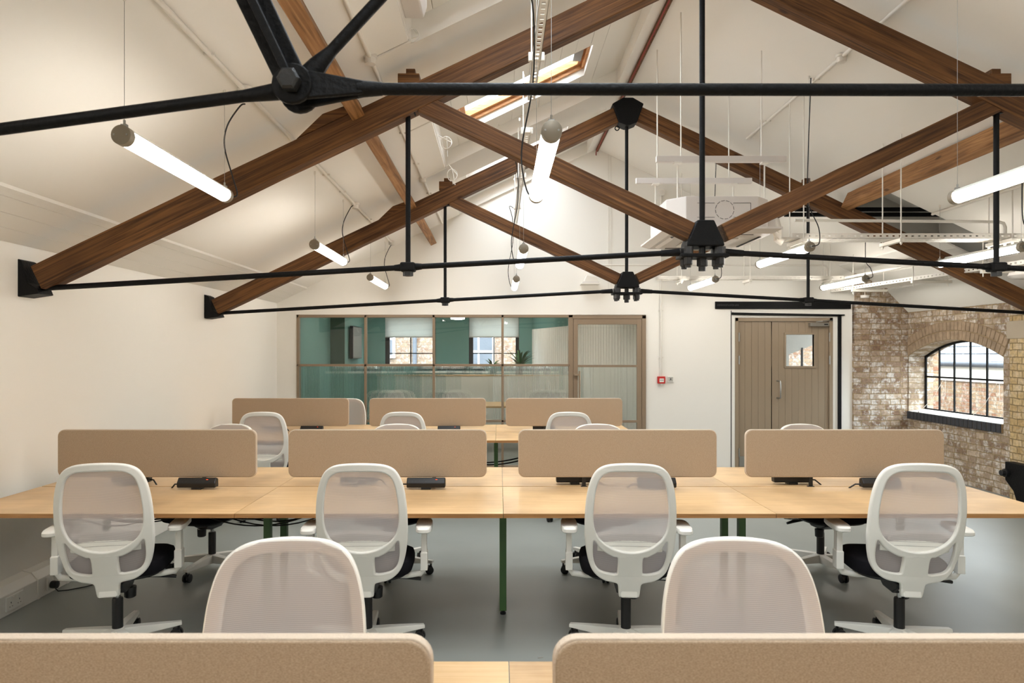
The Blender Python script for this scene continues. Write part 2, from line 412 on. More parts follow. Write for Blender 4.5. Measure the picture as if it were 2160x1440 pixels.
REC = .155
win_n = [0]
def roof_window(x0, x1, y0, y1):
    """Pine framed roof window sunk above the recess plane."""
    win_n[0] += 1
    zf = lambda x: zl(x)+REC
    root = bpy.data.objects.new('window_%d' % win_n[0], None); COL.objects.link(root); struct(root)
    T = .16
    # white lining then pine frame (four sides), as sloped boxes
    def ring(a0, a1, b0, b1, w, d0, d1):
        m = MB()
        for (p, q, r, s) in ((a0, a1, b0, b0+w), (a0, a1, b1-w, b1), (a0, a0+w, b0+w, b1-w), (a1-w, a1, b0+w, b1-w)):
            v = [Vector((x, y, zf(x)+d)) for d in (d0, d1) for x in (p, q) for y in (r, s)]
            m.add(v, [(0,1,3,2), (4,6,7,5), (0,4,5,1), (2,3,7,6), (0,2,6,4), (1,5,7,3)])
        return m
    ring(x0, x1, y0, y1, .025, 0, .07).build('lining', M['whiteboard'], root)
    ring(x0+.004, x1-.004, y0+.004, y1-.004, .05, .07, T).build('window_frame', M['pinewood'], root, bevel=.004)
    s = ring(x0+.05, x1-.05, y0+.05, y1-.05, .05, T-.05, T+.02).build('sash', M['pinewood'], root, bevel=.004)
    g = MB(); e = .06
    g.quad((x0+e, y0+e, zf(x0+e)+T-.01), (x1-e, y0+e, zf(x1-e)+T-.01), (x1-e, y1-e, zf(x1-e)+T-.01), (x0+e, y1-e, zf(x0+e)+T-.01))
    g.build('pane', M['skyglass'], root)
    b = MB(); ym = (y0+y1)/2
    v = [Vector((x, y, zf(x)+d)) for d in (T-.03, T-.015) for x in (x0+.1, x1-.1) for y in (ym-.008, ym+.008)]
    b.add(v, [(0,1,3,2), (4,6,7,5), (0,4,5,1), (2,3,7,6), (0,2,6,4), (1,5,7,3)]).build('glazing_bar', M['darkwin'], root)
    h = MB(); h.box(x1-.16, x1-.08, ym-.1, ym+.14, zf(x1-.12)+T-.06, zf(x1-.12)+T-.03).build('hinge_plate', M['steel'], root)
    cx, cy = (x0+x1)/2, (y0+y1)/2
    portal((cx, cy, zf(cx)+T+.06), (0, -math.atan(SL), 0), (x1-x0)*1.1, y1-y0)
win_sets = {0: [(-.62, .2), (.42, 1.2)], 1: [(2.15, 2.95), (3.2, 3.98)], 2: [(4.98, 5.83), (6.08, 6.80)], 3: [(7.86, 8.5), (8.72, 9.36)]}  # first pair: unseen roof windows added behind the camera for light
for wi, (a, b_, c, d) in enumerate(wells):
    zf = lambda x: zl(x)+REC
    holes = [(-.42, .87, y0, y1) for (y0, y1) in win_sets[wi]]
    # boards of the recess run away from the camera: narrow strips with gaps
    xs = [a]; 
    while xs[-1] < b_-.15: xs.append(xs[-1]+.137)
    xs[-1] = b_
    m = MB()
    for i in range(len(xs)-1):
        p, q = xs[i]+.0012, xs[i+1]-.0012
        cuts = sorted(set([c, d]+[v for h in holes for v in h[2:]]))
        for j in range(len(cuts)-1):
            cy = (cuts[j]+cuts[j+1])/2
            segs = [(p, q)]
            for h in holes:
                if h[2] < cy < h[3]:
                    segs = []
                    if p < h[0]: segs.append((p, min(q, h[0])))
                    if q > h[1]: segs.append((max(p, h[1]), q))
            for (s0, s1) in segs:
                v = [Vector((x, y, zf(x)+dd)) for dd in (0, .02) for x in (s0, s1) for y in (cuts[j], cuts[j+1])]
                m.add(v, [(0,1,3,2), (4,6,7,5), (0,4,5,1), (2,3,7,6), (0,2,6,4), (1,5,7,3)])
    struct(m.build('ceiling', M['whiteboard']))
    r = MB()
    q_ = .0015
    for yy in (c+q_, d-q_):
        r.quad((a, yy, zl(a)), (b_, yy, zl(b_)), (b_, yy, zf(b_)+.03), (a, yy, zf(a)+.03))
    for xx in (a+q_, b_-q_):
        r.quad((xx, c, zl(xx)), (xx, d, zl(xx)), (xx, d, zf(xx)+.03), (xx, c, zf(xx)+.03))
    # closing lid so the strip gaps stay dark
    struct(r.build('ceiling', M['ceiling']))
    lid = slab_with_holes('ceiling', M['ceiling'], (a-.02, b_+.02), (c-.02, d+.02), [(h[0]+.003, h[1]-.003, h[2]+.003, h[3]-.003) for h in holes], lambda x: zf(x)+.024, .01)
    for h in holes: roof_window(*h)

# eaves boards
def slope_strip(name, xa, xb, y0, y1, zf, mat, drop=.004, gap=.12):
    m = MB(); x = xa
    while x < xb-.02:
        q = min(x+gap, xb)
        v = [Vector((t, y, zf(t)-d)) for d in (0, drop+.014) for t in (x+.003, q-.003) for y in (y0, y1)]
        m.add(v, [(0,1,3,2), (4,6,7,5), (0,4,5,1), (2,3,7,6), (0,2,6,4), (1,5,7,3)]); x = q
    return struct(m.build(name, mat))
slope_strip('trim_1', XL, -2.70, .5, YB, zl, M['whiteboard'])
m = MB(); v = [Vector((t, y, zl(t)-d)) for d in (0, .02) for t in (-2.70, -2.675) for y in (.5, YB)]
m.add(v, [(0,1,3,2), (4,6,7,5), (0,4,5,1), (2,3,7,6), (0,2,6,4), (1,5,7,3)]); struct(m.build('trim_2', M['whiteboard']))
slope_strip('trim_3', 4.75, 5.45, 7.35, YB, zr, M['whiteboard'], gap=.17)
m = MB(); m.prism([(5.42, zr(5.42)-.012), (5.72, 2.18), (5.72, 2.15), (5.40, zr(5.42)-.04)], 5.0, YB, 'Y'); struct(m.build('trim_4', M['whiteboard']))

# walls
struct(MB().box(XL-.15, XL, YF, YB, 0, 2.36).build('wall_left', M['plaster']))
struct(MB().prism([(XL, 0), (XR, 0), (XR, zr(XR)), (XC, ZR), (XL, zl(XL))], YF-.1, YF, 'Y').build('wall_front', M['plaster']))
DX0, DX1, DZ = 3.30, 4.67, 2.10
PX0, PX1, PZ = -2.822, 2.054, 2.14
m = MB()
def wall_grid(m, xs, zs, holes, y0, y1):
    for i in range(len(xs)-1):
        for j in range(len(zs)-1):
            cx, cz = (xs[i]+xs[i+1])/2, (zs[j]+zs[j+1])/2
            if any(h[0] < cx < h[1] and h[2] < cz < h[3] for h in holes): continue
            m.box(xs[i], xs[i+1], y0, y1, zs[j], zs[j+1])
wall_grid(m, [XL-.15, PX0, PX1, DX0, DX1, 4.94], [0, DZ, PZ, 2.32], [(PX0, PX1, -1, PZ), (DX0, DX1, -1, DZ)], YB, YB+.14)
m.prism([(XL-.1, 2.32), (5.72, 2.32), (5.72, zr(5.72)+.02), (XC, ZR+.02), (XL-.1, 2.325)], YB, YB+.14, 'Y')
struct(m.build('wall_back', M['plaster']))
m = MB(); m.prism([(4.94, 0), (5.75, 0), (5.75, 2.37), (4.97, 2.37+.37), (4.97, 1.74), (4.94, 1.73)], YB-.035, YB+.2, 'Y')
struct(m.build('wall_back_brick', M['brick_x'])) 
bpy.data.objects['wall_back_brick'].name = 'wall_back_right'

# right wall with arched window
WY0, WY1, SILL, SPR, RISE = 7.71, 9.49, .80, 1.56, .21
def arch_z(y, grow=0):
    c = (WY0+WY1)/2; hw = (WY1-WY0)/2+grow
    R = ((hw-grow)**2+RISE**2)/(2*RISE)
    t = min(1, abs(y-c)/(R+grow))
    return SPR+RISE-R+(R+grow)*math.sqrt(max(0, 1-t*t))
m = MB(); xw0, xw1 = XR, XR+.34
def wbox(y0, y1, z0, z1): m.box(xw0, xw1, y0, y1, z0, z1)
wbox(YF, WY0, 0, 2.34); wbox(WY1, YB+.2, 0, 2.34); wbox(WY0, WY1, 0, SILL-.10)
n = 24
for i in range(n):
    a, b_ = WY0+(WY1-WY0)*i/n, WY0+(WY1-WY0)*(i+1)/n
    za, zb = arch_z(a), arch_z(b_)
    m.prism([(a, za), (b_, zb), (b_, 2.34), (a, 2.34)], xw0, xw1, 'X')
struct(m.build('wall_right', M['brick_y']))
# two rings of headers over the arch, 1 cm proud
m = MB(); mo = MB()
c = (WY0+WY1)/2; hw = (WY1-WY0)/2; R = (hw*hw+RISE*RISE)/(2*RISE); zc = SPR+RISE-R; amax = math.asin(hw/R)
for ring, r0 in ((0, R+.004), (1, R+.122)):
    nb = 26+ring*2
    for k in range(nb):
        a0 = -amax+(2*amax)*(k+.06)/nb; a1 = -amax+(2*amax)*(k+.94)/nb
        rr = r0+.108+random.uniform(-.004, .004)
        pts = [(c+r0*math.sin(a0), zc+r0*math.cos(a0)), (c+r0*math.sin(a1), zc+r0*math.cos(a1)), (c+rr*math.sin(a1), zc+rr*math.cos(a1)), (c+rr*math.sin(a0), zc+rr*math.cos(a0))]
        m.prism(pts, XR-.012-random.uniform(0, .004), XR+.30, 'X')
nn = 40
for k in range(nn):
    a0 = -amax+2*amax*k/nn; a1 = -amax+2*amax*(k+1)/nn
    pts = [(c+R*math.sin(a0), zc+R*math.cos(a0)), (c+R*math.sin(a1), zc+R*math.cos(a1)), (c+(R+.236)*math.sin(a1), zc+(R+.236)*math.cos(a1)), (c+(R+.236)*math.sin(a0), zc+(R+.236)*math.cos(a0))]
    mo.prism(pts, XR-.006, XR+.31, 'X')
o = struct(mo.build('trim_5', M['mortar'])); o2 = m.build('arch_bricks', M['voussoir'], o, bevel=.004, seg=1)
# sill of dark bricks on edge with a white top
m = MB(); m.box(XR-.02, XR+.2, WY0-.0, WY1, SILL-.10, SILL-.004); o = struct(m.build('trim_6', M['mortar']))
m = MB(); nb = 23
for k in range(nb):
    y0 = WY0+(WY1-WY0)*(k+.08)/nb; y1 = WY0+(WY1-WY0)*(k+.92)/nb
    m.box(XR-.03, XR+.1, y0, y1, SILL-.102, SILL)
m.build('sill_bricks', M['bluebrick'], o, bevel=.005)
MB().prism([(XR-.01, SILL-.003), (XR-.01, SILL+.003), (XR+.24, SILL+.03), (XR+.24, SILL-.003)], WY0, WY1, 'Y').build('window_sill', M['whiteboard'], o)
# iron window
win_n[0] += 1
wroot = bpy.data.objects.new('window_%d' % win_n[0], None); COL.objects.link(wroot); struct(wroot)
FX = XR+.22; Z0 = .825
m = MB()
ys = [9.475, 9.18, 8.88, 8.576, 8.284, 7.99, 7.72]
for k, y in enumerate(ys):
    w = .018 if k in (0, 6) else .010
    m.box(FX, FX+.016, y-w, y+w, Z0, arch_z(y)+.0)
m.box(FX, FX+.02, 7.72, 9.475, Z0-.02, Z0+.02); m.box(FX, FX+.016, 7.72, 9.475, 1.268, 1.290)
m.build('window_frame', M['iron'], wroot)
m = MB(); pts = [(FX+.018, WY0+(WY1-WY0)*i/20, arch_z(WY0+(WY1-WY0)*i/20)-.01) for i in range(21)]
m.tube(pts, .02, 6).build('arched_head', M['iron'], wroot)
m = MB(); pl = [(FX+.02, WY0+(WY1-WY0)*i/n, arch_z(WY0+(WY1-WY0)*i/n)) for i in range(n+1)]
pl = [(FX+.02, WY0, Z0)]+pl+[(FX+.02, WY1, Z0)]; m.add(pl, [tuple(range(len(pl)))])
m.build('pane', M['glass'], wroot)
for k, (yc) in enumerate((9.1, 8.12)):
    m = MB(); m.tube([(FX-.0, yc-.02, 1.26), (FX-.09, yc+.06, 1.0), (FX-.2, yc+.14, .835)], .0022, 5)
    m.tube([(FX-.0, yc-.05, 1.26), (FX-.015, yc-.07, 1.05), (FX-.01, yc-.03, .98)], .0022, 5)
    q = m.build('opening_cord', M['duct'], wroot)
    MB().lathe([(.004, -.02), (.018, -.01), (.018, .01), (.004, .02)], (XR-.0, yc+.15, .80), 10, 'X').build('cord_cleat', M['steel'], q)
portal((XR+.4, (WY0+WY1)/2, 1.25), (0, PI/2, 0), 1.0, 1.8)
# far jamb of the yard wall seen through the window
tag(MB().box(6.2, 6.6, 10.2, 10.6, -1, 3.0).build('brick_pier', M['brick_out_y']), 'red brick pier just outside the arched window, at its left', 'pier')

# yellow brick pier under the middle truss
m = MB(); m.box(5.63, XR+.01, 6.9, 7.52, 0, 2.02); o = struct(m.build('wall_right_pier', M['brick_yellow'])); o.name = 'trim_7'
MB().box(5.62, XR+.005, 6.92, 7.56, 1.76, 1.955).build('pad_stone', M['stone'], o, bevel=.006)
t = thing('iron_bracket', 'black iron bracket with round bolt on the yellow brick pier at right', 'bracket', (5.63, 7.46, 0))
m = MB(); poly = [(0, .42), (0, .22), (-.06, .17), (-.12, .12), (-.16, .03), (-.16, .0), (-.32, 0), (-.32, .42)]
m.prism(poly, -.10, 0, 'X').build('bracket_plate', M['iron'], t, bevel=.008)
MB().lathe([(.02, -.17), (.032, -.165), (.032, -.13), (.045, -.128), (.045, -.10)], (0, -.03, .30), 14, 'X').build('bolt', M['bolt'], t, smooth=True)

# ---------------------------------------------------------------- meeting room behind the glass
Y2 = 14.5; ZC2 = 2.62
def pxX(px, Y): return (px-1052)*Y/1440
struct(MB().box(XL-.12, XL, YB+.14, 12.57, 0, ZC2).build('wall_left', M['teal']))
m = MB(); m.box(XL-.12, -2.84, 12.57, 12.6, 0, ZC2); struct(m.build('wall_left', M['tealshaded']))
struct(MB().box(-2.90, -2.84, 12.6, Y2, 0, ZC2).build('wall_left', M['teal']))
w1 = (pxX(812, Y2), pxX(919, Y2)); w2 = (pxX(989, Y2), pxX(1095, Y2)); WZ0, WZ1 = 1.22, 2.5
m = MB(); wall_grid(m, [-3.2, w1[0], w1[1], w2[0], w2[1], 2.6], [0, WZ0, WZ1, ZC2], [(w1[0], w1[1], WZ0, WZ1), (w2[0], w2[1], WZ0, WZ1)], Y2, Y2+.25)
struct(m.build('wall_back', M['teal']))
struct(MB().box(XL-.1, 3.2, YB+.1, Y2+.2, ZC2, ZC2+.05).build('ceiling', M['plaster']))
# angled right wall: panelled below, teal above
a = Vector((.725, Y2, 0)); b_ = Vector((2.24, YB+.16, 0)); d = (b_-a).normalized(); nrm = Vector((-d.y, d.x, 0)); Lw = (b_-a).length
if nrm.x > 0: nrm = -nrm
MW = Matrix((d, nrm, Vector((0, 0, 1)))).transposed().to_4x4(); MW.translation = a
m = MB(); m.box(0, Lw, -.06, 0, 0, ZC2, MW); struct(m.build('wall_right', M['teal']))
m = MB(); k = 0; x = 0
while x < Lw:
    m.box(x+.004, min(x+.096, Lw), 0, .02, 0, 2.11, MW); x += .1
struct(m.build('trim_8', M['plaster']))
MB().box(0, Lw, .0, .012, 0, 2.10, MW).build('panel_backing', M['greyvoid'], bpy.data.objects['trim_8'])
for wi, (xa, xb) in enumerate((w1, w2)):
    win_n[0] += 1
    r = bpy.data.objects.new('window_%d' % win_n[0], None); COL.objects.link(r); struct(r)
    m = MB(); f = .09
    m.box(xa, xa+f, Y2+.05, Y2+.12, WZ0, WZ1); m.box(xb-f*.8, xb, Y2+.05, Y2+.12, WZ0, WZ1)
    m.box(xa, xb, Y2+.05, Y2+.12, WZ0, WZ0+.06); m.box(xa, xb, Y2+.05, Y2+.12, WZ1-.06, WZ1)
    m.build('window_frame', M['darkwin'], r)
    m = MB(); xm = (xa+xb)/2
    m.box(xm-.012, xm+.012, Y2+.07, Y2+.1, WZ0, WZ1)
    for z in (1.6, 1.3, 2.05): m.box(xa, xb, Y2+.07, Y2+.1, z-.01, z+.01)
    m.build('glazing_bars', M['darkwin'], r)
    MB().quad((xa, Y2+.085, WZ0), (xb, Y2+.085, WZ0), (xb, Y2+.085, WZ1), (xa, Y2+.085, WZ1)).build('pane', M['skyglass'], r)
    MB().box(xa-.06, xb+.06, Y2-.09, Y2+.05, WZ0-.04, WZ0).build('window_sill', M['plaster'], r)
    m = MB(); m.box(xa+.01, xb-.01, Y2-.03, Y2-.026, 1.95, 2.56)
    bl = m.build('roller_blind', M['blind']); tag(bl, 'white roller blind half lowered over the %s window of the green meeting room' % ('left' if wi == 0 else 'right'), 'blind', 'meeting room blinds')
    MB().box(xa+.005, xb-.005, Y2-.036, Y2-.02, 1.935, 1.955).build('bottom_bar', M['steel'], bl)
    portal(((xa+xb)/2, Y2+.28, (WZ0+WZ1)/2), (PI/2, 0, 0), xb-xa, WZ1-WZ0)
# television
t = thing('television', 'slim black television on the teal side wall of the meeting room', 'television', (-2.84, 13.3, 1.5))
MB().box(.03, .09, -.42, .42, 0, .62).build('casing', M['black'], t, bevel=.004)
MB().box(.0901, .094, -.40, .40, .02, .60).build('display', M['screenglass'], t)
MB().box(0, .03, -.1, .1, .2, .4).build('wall_mount', M['black'], t)
# ceiling lamp
t = thing('ceiling_lamp', 'round glowing ceiling lamp hanging in the green meeting room', 'lamp', (-.72, 12.0, 2.2))
MB().lathe([(.10, .02), (.125, .03), (.125, .075), (.05, .09)], (0, 0, 0), 24).build('shade', M['plaster'], t, smooth=True)
MB().lathe([(.11, 0), (.12, .01), (.12, .03), (.01, .03)], (0, 0, 0), 24).build('diffuser', M['downlight'], t, smooth=True)
MB().tube([(0, 0, .08), (0, 0, .42)], .012, 8).build('stem', M['plaster'], t)
for k, (dx, dy, w) in enumerate(((-2.2, 11.2, 'front left'), (.6, 11.0, 'front right'), (-2.0, 13.4, 'rear left'), (.1, 13.6, 'rear right'))):
    t = thing('ceiling_lamp', 'unseen round recessed downlight added to brighten the meeting room, %s' % w, 'lamp', (dx, dy, ZC2-.03), 0, 'added meeting room downlights')  # out of view, added to raise the light in this room
    MB().lathe([(.13, 0), (.15, .005), (.15, .03), (.13, .03)], (0, 0, 0), 24).build('trim_ring', M['plaster'], t, smooth=True)
    MB().lathe([(.01, -.002), (.128, -.002), (.128, .02), (.01, .02)], (0, 0, 0), 24).build('diffuser', M['downlight'], t)
# meeting table
t = thing('meeting_table', 'pale oak meeting table standing behind the reeded glass', 'table', (-.1, 11.6, 0))
MB().box(-1.2, 1.0, -.5, .5, .71, .74).build('tabletop', M['oak'], t, bevel=.004)
for sx in (-1.0, .8):
    for sy in (-.42, .42): MB().box(sx-.03, sx+.03, sy-.03, sy+.03, 0, .71).build('leg', M['darkwin'], t)

def plant(x, y, z, label, n=26, s=1.0):
    t = thing('potted_plant', label, 'plant', (x, y, z), 0, 'plants on the meeting room sill')
    MB().lathe([(.05, 0), (.075, .0), (.09, .13), (.08, .13), (.075, .12)], (0, 0, 0), 16).build('pot', M['pot'], t, smooth=True)
    m = MB(); rnd = random.Random(int(x*100))
    for k in range(n):
        a = rnd.uniform(0, 2*PI); L = rnd.uniform(.2, .38)*s; up = rnd.uniform(.9, 2.2); w = rnd.uniform(.014, .026)
        pts = []
        for i in range(7):
            q = i/6; r_ = L*(q*.8+.25*q*q); h = .12+L*up*(q-.55*q*q)
            pts.append((Vector((r_*math.cos(a), r_*math.sin(a), h)), w*math.sin(PI*min(1, .12+q*.88))+.001))
        sd = Vector((-math.sin(a), math.cos(a), 0)); vs = []
        for p, ww in pts: vs += [p-sd*ww, p+sd*ww]
        m.add(vs, [(2*i, 2*i+1, 2*i+3, 2*i+2) for i in range(6)])
    m.build('leaves', M['leaf'], t, smooth=True)
    return t
plant(.42, 13.4, 1.18, 'larger bushy green plant on the meeting room cabinet, beside the window', 34, 1.25)
plant(-.12, 13.4, 1.18, 'smaller green plant on the meeting room cabinet, left of the bushy one', 14, .8)
t = thing('cabinet', 'low white cabinet under the meeting room windows', 'cabinet', (-.6, 13.4, 0))
MB().box(-.9, 1.25, -.2, .25, .1, 1.16).build('body', M['whiteboard'], t)
MB().box(-.92, 1.27, -.22, .27, 1.16, 1.18).build('worktop', M['oak'], t)
for k in range(4):
    x = -.88+k*.532; MB().box(x, x+.52, -.215, -.2, .12, 1.14).build('door', M['whiteboard'], t)

# houses seen through the meeting room windows
t = thing('brick_house', 'stock brick house with white sash windows beyond the meeting room', 'building', (0, 22, 0))
MB().box(-9, 5, 0, .4, -3, 7).build('wall', M['brick_out'], t)
for (xc, zc_) in ((-3.75, 2.15), (-.55, 1.75)):
    MB().box(xc-.62, xc+.42, -.10, .02, zc_-.7, zc_+1.1).build('window', M['whiteboard'], t)
    w = t.children[-1]
    for q in range(2):
        for r_ in range(3):
            MB().box(xc-.54+q*.47, xc-.13+q*.47, -.115, -.10, zc_-.6+r_*.55, zc_-.12+r_*.55).build('pane', M['slate'], w)
MB().tube([(-2.7, -.06, -3), (-2.7, -.06, 7)], .07, 10).build('drainpipe', M['slate'], t)
# neighbouring roof seen through the arched window
t = thing('neighbouring_house', 'brick outbuilding with slate roof and grey gutter outside the arched window', 'building', (0, 0, 0))
GX = 9.0
MB().box(GX, GX+.3, 8, 20, -2, 1.18).build('wall', M['brick_out_y'], t)
MB().box(GX-.03, GX+.3, 8, 20, 1.06, 1.36).build('fascia', M['whiteboard'], t)
m = MB(); m.tube([(GX-.09, 8, 1.40), (GX-.09, 20, 1.40)], .06, 10).build('gutter', M['slate'], t, smooth=True)
m = MB(); ang = math.radians(33)
for i in range(12):
    for j in range(34):
        y0 = 8+j*.36+(i % 2)*.18; s0 = i*.27
        xa, za = GX-.12+s0*math.cos(ang), 1.45+s0*math.sin(ang)+random.uniform(0, .008)
        xb, zb = GX-.12+(s0+.34)*math.cos(ang), 1.45+(s0+.34)*math.sin(ang)-.02
        m.add([(xa, y0+.004, za), (xa, y0+.352, za), (xb, y0+.352, zb), (xb, y0+.004, zb), (xa, y0+.004, za-.012), (xa, y0+.352, za-.012)], [(0,1,2,3), (0,4,5,1)])
m.build('slates', M['slate'], t)

# ---------------------------------------------------------------- glazed partition
t = bpy.data.objects.new('glazed_partition', None); COL.objects.link(t); tag(t, 'taupe framed glazed partition with reeded lower panes in front of the green meeting room', 'partition')
S = 1440/YB
X = lambda px: (px-1052)/S
Z = lambda py: CAMZ-(py-745)/S
m = MB(); fy0, fy1 = YB-.015, YB+.06
m.box(X(626), X(1208), fy0, fy1, Z(669.5), Z(663.5))
for px in (626, 768.5, 912.5, 1057.5): m.box(X(px), X(px+5), fy0, fy1, 0, Z(664))
m.box(X(1199), X(1209), fy0, fy1, 0, Z(664))
m.box(X(626), X(1202), fy0, fy1, Z(772.5), Z(767.5)); m.box(X(626), X(1202), fy0, fy1, Z(890), Z(885.5)); m.box(X(626), X(1202), fy0, fy1, 0, .03)
m.box(X(1208), X(1362), fy0-.01, fy1, Z(672), Z(664.5)); m.box(X(1353.5), X(1362), fy0-.01, fy1, 0, Z(665))
m.build('frame', M['taupe'], t, bevel=.003)
def fluted(x0, x1, z0, z1, y, parent, pitch=.019):
    m = MB(); nf = max(1, round((x1-x0)/pitch)); q = 5; cols = []
    for i in range(nf*q+1):
        x = x0+(x1-x0)*i/(nf*q); ph = (i % q)/q
        cols.append((x, y-.004*math.sin(PI*ph)))
    n_ = len(cols); vs = []
    for (x, yy) in cols: vs += [(x, yy, z0), (x, yy, z1)]
    for (x, yy) in cols: vs += [(x, y+.005, z0), (x, y+.005, z1)]
    fs = [(2*i, 2*i+2, 2*i+3, 2*i+1) for i in range(n_-1)]+[(2*n_+2*i, 2*n_+2*i+1, 2*n_+2*i+3, 2*n_+2*i+2) for i in range(n_-1)]
    fs += [(0, 1, 2*n_+1, 2*n_), (2*n_-2, 4*n_-2, 4*n_-1, 2*n_-1)]
    fs += [tuple([2*i for i in range(n_)]+[2*n_+2*i for i in range(n_-1, -1, -1)]), tuple([2*i+1 for i in range(n_)]+[2*n_+2*i+1 for i in range(n_-1, -1, -1)])]
    m.add(vs, fs)
    return m.build('reeded_pane', M['reeded'], parent, smooth=False)
yg = YB+.02
for (pa, pb) in ((631, 768.5), (773.5, 912.5), (917.5, 1057.5), (1062.5, 1199)):
    MB().quad((X(pa), yg, Z(767.5)), (X(pb), yg, Z(767.5)), (X(pb), yg, Z(669.5)), (X(pa), yg, Z(669.5))).build('clear_pane', M['glass'], t)
    fluted(X(pa), X(pb), Z(885.5), Z(772.5), yg, t)
    MB().quad((X(pa), yg, .03), (X(pb), yg, .03), (X(pb), yg, Z(890)), (X(pa), yg, Z(890))).build('clear_pane', M['glass'], t)
dr = bpy.data.objects.new('door_1', None); COL.objects.link(dr); struct(dr)
m = MB(); dy0, dy1 = YB-.02, YB+.03
m.box(X(1209.5), X(1218.5), dy0, dy1, .01, Z(672.5)); m.box(X(1343), X(1353), dy0, dy1, .01, Z(672.5)); m.box(X(1218.5), X(1343), dy0, dy1, Z(684), Z(672.5))
m.box(X(1218.5), X(1343), dy0, dy1, Z(774), Z(769.5)); m.box(X(1218.5), X(1343), dy0, dy1, Z(891), Z(886)); m.box(X(1218.5), X(1343), dy0, dy1, .01, .1)
m.build('door_frame', M['taupe'], dr, bevel=.003)
MB().quad((X(1218), yg, Z(769.5)), (X(1343), yg, Z(769.5)), (X(1343), yg, Z(684)), (X(1218), yg, Z(684))).build('clear_pane', M['glass'], dr)
fluted(X(1218.5), X(1343), Z(886), Z(774), yg-.004, dr)
MB().quad((X(1218), yg, .1), (X(1343), yg, .1), (X(1343), yg, Z(891)), (X(1218), yg, Z(891))).build('clear_pane', M['glass'], dr)
m = MB(); m.box(X(1219), X(1222.5), YB-.09, YB-.07, .55, Z(782)); m.box(X(1210), X(1222), YB-.085, YB-.02, Z(792), Z(788)); m.box(X(1210), X(1222), YB-.085, YB-.02, .6, .62)
m.build('door_handle', M['taupe'], dr, bevel=.002)

# ---------------------------------------------------------------- double door
dr = bpy.data.objects.new('door_2', None); COL.objects.link(dr); struct(dr)
m = MB(); m.box(X(1550.5), X(1558), YB-.005, YB+.1, 0, Z(670)); m.box(X(1749.5), X(1757), YB-.005, YB+.1, 0, Z(670)); m.box(X(1550.5), X(1757), YB-.005, YB+.1, Z(677.5), Z(670))
m.build('door_frame', M['doorpaint'], dr, bevel=.004)
def planked(x0, x1, z0, z1, hole=None, name='door_leaf'):
    m = MB(); pw = 14/S; x = x0
    y0 = YB+.02
    while x < x1-.004:
        q = min(x+pw, x1)
        def cell(a, b_, c, d): m.box(a, b_, y0, y0+.045, c, d)
        if hole and q > hole[0] and x < hole[1]:
            a, b_ = x+.0015, q-.0015
            cell(a, b_, z0, hole[2]); cell(a, b_, hole[3], z1)
            if a < hole[0]: cell(a, hole[0], hole[2], hole[3])
            if b_ > hole[1]: cell(hole[1], b_, hole[2], hole[3])
        else: cell(x+.0015, q-.0015, z0, z1)
        x = q
    m.box(x0, hole[0] if hole else x1, y0+.004, y0+.04, z0, z1)
    if hole: m.box(hole[1], x1, y0+.004, y0+.04, z0, z1); m.box(x0, x1, y0+.004, y0+.04, z0, hole[2]); m.box(x0, x1, y0+.004, y0+.04, hole[3], z1)
    return m.build(name, M['doorpaint'], dr)
planked(X(1558.5), X(1628), .01, Z(678))
hole = (X(1659), X(1718), Z(772), Z(705.5))
leaf = planked(X(1629.4), X(1749), .01, Z(678), hole)
m = MB(); g = 4/S
for bx in ((hole[0]-g, hole[1]+g, hole[3], hole[3]+g), (hole[0]-g, hole[1]+g, hole[2]-g, hole[2]), (hole[0]-g, hole[0], hole[2], hole[3]), (hole[1], hole[1]+g, hole[2], hole[3])):
    m.box(bx[0], bx[1], YB+.008, YB+.05, bx[2], bx[3])
m.build('glazing_bead', M['doorpaint'], leaf, bevel=.003)
MB().quad((hole[0], YB+.04, hole[2]), (hole[1], YB+.04, hole[2]), (hole[1], YB+.04, hole[3]), (hole[0], YB+.04, hole[3])).build('pane', M['glass'], leaf)
hx = X(1643); z1_, z0_ = Z(803), Z(839)
MB().tube([(hx-.02, YB+.02, z1_), (hx, YB-.04, z1_), (hx, YB-.055, z1_-.02), (hx, YB-.055, z0_+.02), (hx, YB-.04, z0_), (hx-.02, YB+.02, z0_)], .010, 10).build('door_handle', M['steel'], dr, smooth=True)
for px in (1558.5, 1749.5):
    for (pa, pb) in ((701.5, 720), (750, 768), (945, 963)):
        MB().tube([(X(px), YB-.008, Z(pb)), (X(px), YB-.008, Z(pa))], .009, 8).build('hinge', M['steel'], dr, smooth=True)
m = MB(); m.box(X(1706), X(1745.5), YB-.05, YB+.02, Z(688), Z(680.5)); cl = m.build('door_closer', M['steel'], dr, bevel=.004)
MB().tube([(X(1720), YB-.03, Z(679)), (X(1728), YB-.10, Z(678)), (X(1755), YB-.01, Z(675))], .007, 6).build('closer_arm', M['steel'], cl)
MB().box(X(1735), X(1743), YB-.0515, YB-.05, Z(685.5), Z(683)).build('closer_mark', M['black'], cl)
MB().box(X(1560), X(1627), YB+.012, YB+.02, .02, .16).build('kick_plate', M['steel'], dr)
MB().box(X(1631), X(1747), YB+.012, YB+.02, .02, .16).build('kick_plate', M['steel'], dr)
